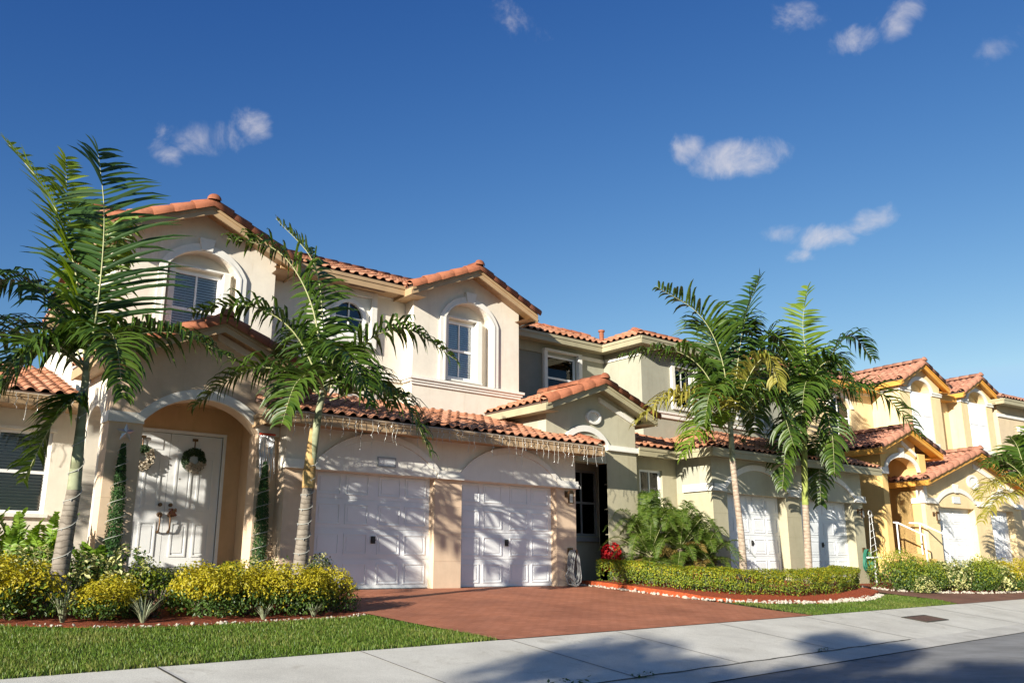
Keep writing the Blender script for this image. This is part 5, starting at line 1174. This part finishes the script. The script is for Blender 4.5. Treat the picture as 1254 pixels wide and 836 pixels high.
# shrubs in front of the yellow house
G3 = 'shrubs in front of the yellow house'
for i, (x, y, w, h, k, lab) in enumerate([(25.2, -1.75, 1.0, 1.0, 'lime', 'tall lime shrub left of the white handrails'), (26.0, -1.9, 1.1, .85, 'lime', 'yellow-green shrub at the foot of the left handrail'), (26.75, -2.0, 1.0, .8, 'lime', 'low green shrub between the two handrails'),
        (27.5, -2.05, 1.0, .9, 'varieg', 'cream variegated shrub at the foot of the right handrail'), (28.3, -2.1, 1.05, .8, 'varieg', 'cream variegated shrub in front of the left yellow garage door'), (29.1, -2.15, 1.0, 1.0, 'lime', 'tall lime shrub in front of the pillar between the yellow garage doors'),
        (29.9, -2.15, 1.0, .85, 'lime', 'green shrub in front of the right yellow garage door'), (30.8, -2.2, 1.1, 1.05, 'varieg', 'tall cream variegated shrub near the right edge'), (31.8, -2.2, 1.1, .9, 'gold', 'golden shrub at the foot of the right edge palm'), (25.7, -2.2, .8, .5, 'varieg', 'low cream variegated shrub at the left end of the far bed')]):
    bush('shrub', k, 70 + i, x, y, w * 1.15, h, {'lime': .6, 'varieg': .75, 'gold': .62}[k], lab, G3)

# ------------------------------------------------------------------ decorations and hoses
random.seed(81)
def wreath(x, z, label, light):
    t = empty('wreath', (x, 1.80, z), label, 'wreath', 'wreaths on the front door')
    m = MB(); m.cur = 0
    for i in range(1500):
        a = R(0, 6.283); b = R(0, 6.283); r = R(.2, 1) ** .5 * .075; rr = .165 + r * cos(b); p = V((x + rr * cos(a), 1.79 + r * sin(b) * .7, z + rr * sin(a))); nr = V((cos(a) * cos(b), -1, sin(a) * cos(b))).normalized()
        leaf(m, p, (nr + V((R(-1, 1), R(-1, 1), R(-1, 1))) * .7).normalized(), R(.04, .07), R(.014, .022), 0)
    m.build('needles', 'wreath', t)
    m = MB()
    for i in range(260 if light else 170):
        a = R(-2.6, -.3) if not light else R(-3.4, .8); rr = R(.09, .25); p = V((x + rr * cos(a) * .85, 1.72 + R(-.02, .02), z + rr * sin(a))); leaf(m, p, (V((0, -1, 0)) + V((R(-1, 1), R(-1, 1), R(-1, 1))) * .8).normalized(), R(.04, .08), R(.025, .05), 0)
    m.build('ribbon_bow', 'wflower', t)
    m = MB(); m.tube([(x, 1.80, z + .23), (x, 1.80, z + .36)], .012, 6); m.box(x - .05, x + .05, 1.79, 1.815, z + .36, z + .41); m.build('hanger', 'bronze', t)
wreath(4.98, 2.40, 'wreath with a large cream bow on the left door leaf', True); wreath(5.95, 2.42, 'dark green wreath on the right door leaf', False)
dp = empty('door_ornament', (5.60, 1.76, 1.40), 'small rosy bow tied on the right leaf door handle', 'door bow')
m = MB()
for i in range(40): leaf(m, V((5.62 + R(-.06, .07), 1.735 + R(-.02, .02), 1.43 + R(-.07, .05))), V((R(-.5, .5), -1, R(-.5, .5))).normalized(), R(.04, .07), R(.03, .05), 0)
m.build('bow', 'copper', dp)
def column_garland(x, y, z0, z1, label, r, tinsel=False):
    t = empty('column_garland', (x, y, z0), label, 'garland', 'garlands standing on the porch columns')
    m = MB()
    for i in range(4200):
        u = random.random(); z = z0 + (z1 - z0) * u; rr = r * (1.0 - .75 * u ** 3) * R(.6, 1.05); a = R(0, 6.283); p = V((x + rr * cos(a), y + rr * sin(a), z)); leaf(m, p, (V((cos(a), sin(a), .3)) + V((R(-1, 1), R(-1, 1), R(-1, 1))) * .6).normalized(), R(.04, .075), R(.012, .02), 0)
    m.build('needles', 'garland', t)
    m = MB(); n = 130; turns = 8 if not tinsel else 9; m.tube([(x + (r * (1.1 - .7 * (i / n) ** 3) + .012) * cos(6.283 * turns * i / n), y + (r * (1.1 - .7 * (i / n) ** 3) + .012) * sin(6.283 * turns * i / n), z0 + (z1 - z0) * i / n + .02) for i in range(n + 1)], .005, 5, caps=True); m.build('light_string', 'lightwire', t)
    m = MB(); m.tube([(x, y, z0 - .4), (x, y, z1)], .015, 6); m.build('pole', 'gwire', t)
column_garland(4.22, .26, .1, 2.42, 'slim garland wound with lights on the left porch column, under a star', .135)
column_garland(6.72, .24, .1, 2.3, 'slim garland wound with lights on the right porch column, under silver tinsel', .135, True)
def starpts(cx, cz, r, q=.42, rot=0): return [(cx + (r if i % 2 == 0 else r * q) * sin(i * pi / 5 + rot), cz + (r if i % 2 == 0 else r * q) * cos(i * pi / 5 + rot)) for i in range(10)]
st = empty('star_ornament', (4.25, .3, 2.62), 'pale glittery star above the left column garland', 'star')
m = MB(); o_ = starpts(4.25, 2.62, .16)
c0 = len(m.v); m.add([(a, .31, b) for a, b in o_] + [(4.25, .27, 2.62), (4.25, .34, 2.62)], [(i, (i + 1) % 10, 10) for i in range(10)] + [((i + 1) % 10, i, 11) for i in range(10)]); m.build('star', 'silver', st)
tn = empty('tinsel_tassel', (6.74, .3, 2.75), 'hanging silver tinsel with a red top on the right porch column', 'tinsel')
m = MB(); m.tube([(6.6, .30, 2.82), (6.9, .30, 2.82)], .022, 8); m.build('red_top', 'red', tn)
m = MB()
for i in range(46):
    x = 6.61 + .28 * i / 45; m.tube([(x, .30 + R(-.02, .02), 2.80), (x + R(-.02, .02), .28, 2.5), (x + R(-.04, .04), .27 + R(-.03, .03), R(1.95, 2.2))], .004, 4, caps=False)
m.build('strands', 'silver', tn)
def strings(idx, z0, z1, turns, label, rad):
    tr = [V(p) for p in PALMS[idx][0]]; m = MB(); pts = []; n = 26 * turns
    for i in range(n + 1):
        z = z0 + (z1 - z0) * i / n; j = max(k for k in range(len(tr) - 1) if tr[k].z <= z or k == 0); t = (z - tr[j].z) / (tr[j + 1].z - tr[j].z); c = tr[j].lerp(tr[j + 1], t); r = rad(z); a = 6.283 * turns * i / n; pts.append((c.x + r * cos(a), c.y + r * sin(a), z + .05 * sin(a)))
    m.tube(pts, .0055, 5, local=False); o = m.build('wire', 'lightwire', None); 
    t = empty('string_lights', pts[0], label, 'string lights', 'light strings round the palm trunks'); o.parent = t; o.matrix_parent_inverse = Matrix.Translation(V(pts[0])).inverted()
    b = MB()
    for i in range(0, n, 7):
        p = V(pts[i]); c = V((p.x, p.y, p.z)); b.tube([c, c + V((0, 0, -.03))], [.011, .004], 5, local=False)
    q = b.build('bulbs', 'silver', None); q.parent = t; q.matrix_parent_inverse = Matrix.Translation(V(pts[0])).inverted()
strings(1, .35, 3.0, 7, 'light string wound up the trunk of the leftmost palm', lambda z: .128 - .021 * z)
strings(2, .3, 2.1, 8, 'light string wound up the trunk of the palm by the garage doors', lambda z: .13 - .021 * z)
def icicles(x0, x1, y, z, n, label, seed):
    random.seed(seed); t = empty('icicle_lights', ((x0 + x1) / 2, y, z), label, 'icicle lights', 'icicle light strings along the eaves')
    m = MB(); k = int((x1 - x0) / .1); m.tube([(x0 + (x1 - x0) * i / k, y, z - .012 * abs(sin(i * 1.3)) + R(-.006, .006)) for i in range(k + 1)], .006, 5, local=False); m.build('wire', 'lightwire', t)
    m = MB(); b = MB()
    for i in range(n):
        x = x0 + (x1 - x0) * (i + R(.2, .8)) / n; L_ = random.choice((.18, .28, .38, .5)) * R(.8, 1.2); pts = [V((x, y, z))]; q = 5
        for j in range(q): pts.append(V((x + R(-.025, .025), y + R(-.02, .02), z - L_ * (j + 1) / q)))
        m.tube(pts, .004, 4, local=False)
        for p in pts[1:]: b.tube([p, p + V((R(-.012, .012), 0, -.028))], [.007, .003], 4, local=False)
    m.build('drop_strands', 'lightwire', t); b.build('bulbs', 'silver', t)
icicles(6.6, 14.6, -.665, 3.14, 52, 'icicle light string hanging along the long garage eave', 91)
icicles(.4, 3.85, 1.88, 3.38, 18, 'short icicle light string over the ground floor window at the left edge', 92)
def hose(name, cx, y, ztop, w, h, n, mat, label, seed, lay=.12):
    random.seed(seed); t = empty(name, (cx, y, ztop), label, 'garden hose')
    m = MB()
    for i in range(n):
        ww = w * R(.55, 1.05); hh = h * R(.82, 1.02); ox = R(-.04, .04); yy = y - lay * i / n; pts = []
        for k in range(33):
            a = 6.283 * k / 32; sx = sin(a); cz = cos(a); zz = ztop - hh * .5 + cz * hh * .5; wide = ww * (.45 + .55 * (1 - (cz + 1) / 2)); pts.append((cx + ox + sx * wide + .01 * sin(3 * a + i), yy + .01 * sin(2 * a + i), zz))
        m.tube(pts, .014, 6, local=False)
    m.tube([(cx + .1, y - lay, ztop - h * .9), (cx - .05, y - lay - .1, ztop - h * .98), (cx - .3, y - lay - .02, ztop - h * .93), (cx - .33, y - lay, ztop - h * .7), (cx - .22, y - lay, ztop - h * .5)], .014, 6, local=False)
    m.build('coils', mat, t)
    m = MB(); m.box(cx - .07, cx + .07, y + .02, y + .05, ztop - .1, ztop + .06); m.tube([(cx, y + .04, ztop - .02), (cx, y - lay - .03, ztop - .02)], .03, 8); m.tube([(cx, y - lay - .03, ztop + .03), (cx, y - lay - .03, ztop - .08)], .012, 6); m.build('hanger', 'bronze', t)
hose('garden_hose', 14.06, -.06, .80, .17, .78, 26, 'hose', 'grey garden hose coiled on the wall at the right end of the garage', 95, .16)
hose('garden_hose', 25.62, G - .08, .95, .3, .62, 11, 'ghose', 'green garden hose coiled on the wall of the sage house', 96)
# white wire ornament on the sage pillar
wt = empty('wire_ornament', (25.72, G - .25, .6), 'white wire garden ornament on a small stand by the sage pillar', 'wire ornament')
m = MB(); xx = 25.75; yy = G - .28
for s in (-1, 1): m.tube([(xx + s * .18, yy, .75), (xx + s * .1, yy, 1.5), (xx + s * .06, yy, 2.0), (xx + s * .13, yy, 2.0)], .009, 5, local=False)
for z, w_ in ((.9, .17), (1.08, .15), (1.3, .13), (1.5, .11), (1.72, .09), (1.92, .13)): m.tube([(xx - w_, yy, z - .04), (xx + w_, yy - .02, z + .05)], .008, 5, local=False)
m.tube([(xx + .10 * cos(a * .5), yy, 2.03 + .08 * sin(a * .5)) for a in range(13)], .011, 5, local=False)
m.build('frame', 'wire', wt)
m = MB(); m.box(xx - .26, xx + .26, yy - .12, yy + .12, .70, .74); m.tube([(xx, yy, -.1), (xx, yy, .70)], .03, 8, local=False); m.build('stand', 'frame', wt)

# ------------------------------------------------------------------ trees across the road: off to the left, they throw the shade on the road
def shade_tree(x, y, h, rw, label, seed, dens=2.2):
    random.seed(seed); z0 = gh(x, y); t = empty('shade_tree', (x, y, z0), label, 'tree', 'trees across the road')
    m = MB(); m.tube([(x, y, z0 - .1), (x + .1, y, z0 + h * .25), (x - .05, y + .1, z0 + h * .55), (x, y, z0 + h * .8)], [.22, .17, .12, .05], 10, local=False)
    for i in range(6):
        a = i * 1.05 + R(-.2, .2); m.tube([(x, y, z0 + h * .4), (x + cos(a) * rw * .4, y + sin(a) * rw * .4, z0 + h * .6), (x + cos(a) * rw * .7, y + sin(a) * rw * .7, z0 + h * .75)], [.09, .06, .02], 6, local=False)
    m.build('trunk', 'bark', t)
    m = MB()
    for i in range(16):
        a = R(0, 6.28); r = R(0, .68) * rw; c = V((x + cos(a) * r, y + sin(a) * r, z0 + h * R(.52, .86))); s = rw * R(.28, .42)
        for q in range(int(420 * dens)):
            d = V((R(-1, 1), R(-1, 1), R(-1, 1)))
            if d.length > 1 or d.length < .2: continue
            leaf(m, c + d * s, (d.normalized() + V((R(-1, 1), R(-1, 1), R(-1, 1)))).normalized(), R(.14, .22), R(.07, .11), 0)
    m.build('crown', 'treeleaf', t)
shade_tree(-17.0, -17.7, 9.5, 1.9, 'leafy tree across the road, its shade lies on the middle of the pavement', 101)
shade_tree(-16.5, -19.3, 11.4, 1.5, 'tallest narrow tree across the road, behind the others', 102)
shade_tree(-15.6, -21.0, 10.2, 1.9, 'broad leafy tree across the road, shading the near gutter', 103)


# ------------------------------------------------------------------ camera, sun, sky
SUN_EL, SUN_AZ = 16.4, 21.5
sd = V((-cos(radians(SUN_AZ)) * cos(radians(SUN_EL)), -sin(radians(SUN_AZ)) * cos(radians(SUN_EL)), sin(radians(SUN_EL))))
sl = bpy.data.lights.new('sun', 'SUN'); sl.energy = 5.0; sl.angle = radians(.53); sl.color = (1, .945, .82)
so = bpy.data.objects.new('sun', sl); COL.objects.link(so); so.rotation_euler = sd.to_track_quat('Z', 'Y').to_euler(); so.location = (-20, -20, 20)
cam = bpy.data.cameras.new('camera'); co = bpy.data.objects.new('camera', cam); COL.objects.link(co); SC.camera = co
p_, a_ = radians(14.4), radians(50.8)
fw = V((cos(a_), sin(a_), 0)); rt = V((sin(a_), -cos(a_), 0)); up = V((0, 0, 1)); F_ = fw * cos(p_) + up * sin(p_); U_ = up * cos(p_) - fw * sin(p_)
co.matrix_world = Matrix(((rt.x, U_.x, -F_.x, 0.0), (rt.y, U_.y, -F_.y, -15.16), (rt.z, U_.z, -F_.z, .43), (0, 0, 0, 1)))
cam.sensor_width = 36; cam.lens = 36 * 1076.17 / 1254; cam.clip_end = 3000; cam.clip_start = .1
W = bpy.data.worlds.new('World'); SC.world = W; W.use_nodes = True; nt = W.node_tree; nt.nodes.clear(); L = nt.links.new
sky = N(nt, 'ShaderNodeTexSky'); sky.sky_type = 'NISHITA'; sky.sun_disc = False; sky.sun_elevation = radians(SUN_EL); sky.sun_rotation = atan2(sd.x, sd.y); sky.altitude = 10; sky.air_density = 1.0; sky.dust_density = .5; sky.ozone_density = 3.0
bg = N(nt, 'ShaderNodeBackground'); bg.inputs[1].default_value = .05; ow = N(nt, 'ShaderNodeOutputWorld')
tc = N(nt, 'ShaderNodeTexCoord'); dirv = tc.outputs['Generated']
CL = [
( [28.849, -10.716, 1.594] , -0.5 , [-6.69, -21.232, 44.505] , -0.5 , 0.85 ),
( [53.519, -25.424, 7.6] , -0.5 , [-15.859, -26.518, 58.437] , -0.5 , 0.62 ),
( [55.878, -13.034, -7.821] , -0.5 , [4.81, -37.9, 75.344] , -0.5 , 0.6 ),
( [14.081, -18.844, -2.795] , -0.5 , [-16.686, -16.115, 47.428] , -0.5 , 1.0 ),
( [37.104, -43.484, -5.18] , -0.5 , [-20.355, -20.616, 57.105] , -0.5 , 0.75 ),
( [21.316, -33.717, -0.484] , -0.5 , [-31.636, -18.108, 96.786] , -0.5 , 0.7 ),
( [17.016, -29.835, -0.892] , -0.5 , [-23.259, -12.948, 72.177] , -0.5 , 0.9 ),
( [13.929, -34.268, 7.82] , -0.5 , [-32.12, 2.838, 70.98] , -0.5 , 0.85 ),
( [27.354, -41.658, -5.449] , -0.5 , [-29.913, -30.68, 119.502] , -0.5 , 0.7 ),
( [18.241, -31.605, -4.065] , -0.5 , [-34.272, -18.22, 63.395] , -0.5 , 0.9 ),
( [6.925, -35.475, 12.313] , -0.5 , [-38.097, 11.069, 47.887] , -0.5 , 0.85 ),
( [19.627, -21.788, -10.334] , -0.5 , [-20.151, -33.942, 52.27] , -0.5 , 0.66 ),
( [22.86, -13.537, -6.537] , -0.5 , [-5.228, -31.695, 39.56] , -0.5 , 0.66 ),
( [9.644, -38.779, 5.561] , -0.5 , [-36.909, 3.166, 60.849] , -0.5 , 0.6 ),
]
n1 = N(nt, 'ShaderNodeTexNoise'); n1.inputs['Scale'].default_value = 19; n1.inputs['Detail'].default_value = 9; n1.inputs['Roughness'].default_value = .62; n1.inputs['Distortion'].default_value = .4; L(dirv, n1.inputs[0])
acc = None
def math_(op, a, b=None, c=None):
    n = N(nt, 'ShaderNodeMath', operation=op)
    for i, v in enumerate((a, b, c)):
        if v is None: continue
        if isinstance(v, (int, float)): n.inputs[i].default_value = v
        else: L(v, n.inputs[i])
    return n.outputs[0]
for A, a0, B, b0, dn in CL:
    c = []
    for Q, q0 in ((A, a0), (B, b0)):
        d = N(nt, 'ShaderNodeVectorMath', operation='DOT_PRODUCT'); d.inputs[1].default_value = Q; L(dirv, d.inputs[0])
        c.append(math_('SUBTRACT', d.outputs['Value'], q0 + 0.0))
    r2 = math_('ADD', math_('MULTIPLY', c[0], c[0]), math_('MULTIPLY', c[1], c[1]))
    mk = math_('MULTIPLY', math_('MAXIMUM', math_('SUBTRACT', 1.0, math_('MULTIPLY', r2, .35)), 0.0), dn)
    acc = mk if acc is None else math_('MAXIMUM', acc, mk)
dens = math_('SUBTRACT', math_('MULTIPLY_ADD', n1.outputs[0], 2.7, math_('MULTIPLY', acc, 1.5)), 1.98)
mr = N(nt, 'ShaderNodeMapRange'); mr.interpolation_type = 'SMOOTHSTEP'; L(dens, mr.inputs[0]); mr.inputs[1].default_value = 0; mr.inputs[2].default_value = 1.3; mr.inputs[3].default_value = 0; mr.inputs[4].default_value = .8
mxc = N(nt, 'ShaderNodeMix', data_type='RGBA'); L(mr.outputs[0], mxc.inputs[0]); mxc.inputs[7].default_value = (7.8, 7.5, 7.8, 1)
# the photograph's deep zenith and pale horizon: each channel of the sky is graded on its own
sep = N(nt, 'ShaderNodeSeparateColor'); L(sky.outputs[0], sep.inputs[0]); hs = N(nt, 'ShaderNodeCombineColor')
for i_, (g_, k_, mx_) in enumerate(((2.0, .60, 2.7), (1.5, .71, 4.6), (.96, 1.44, 7.5))): L(math_('MULTIPLY', math_('POWER', math_('MINIMUM', sep.outputs[i_], mx_), g_), k_), hs.inputs[i_])
L(hs.outputs[0], mxc.inputs[6]); L(mxc.outputs[2], bg.inputs[0]); L(bg.outputs[0], ow.inputs[0])
SC.view_settings.view_transform = 'Standard'; SC.view_settings.look = 'None'; SC.view_settings.gamma = 1; SC.view_settings.exposure = .98; SC.view_settings.use_curve_mapping = False
SC.render.engine = 'CYCLES'; SC.cycles.use_denoising = True; SC.cycles.max_bounces = 8; SC.cycles.transparent_max_bounces = 12
SC.render.resolution_x = 1024; SC.render.resolution_y = 682
for o in bpy.data.objects:
    if '_w' in o: del o['_w']
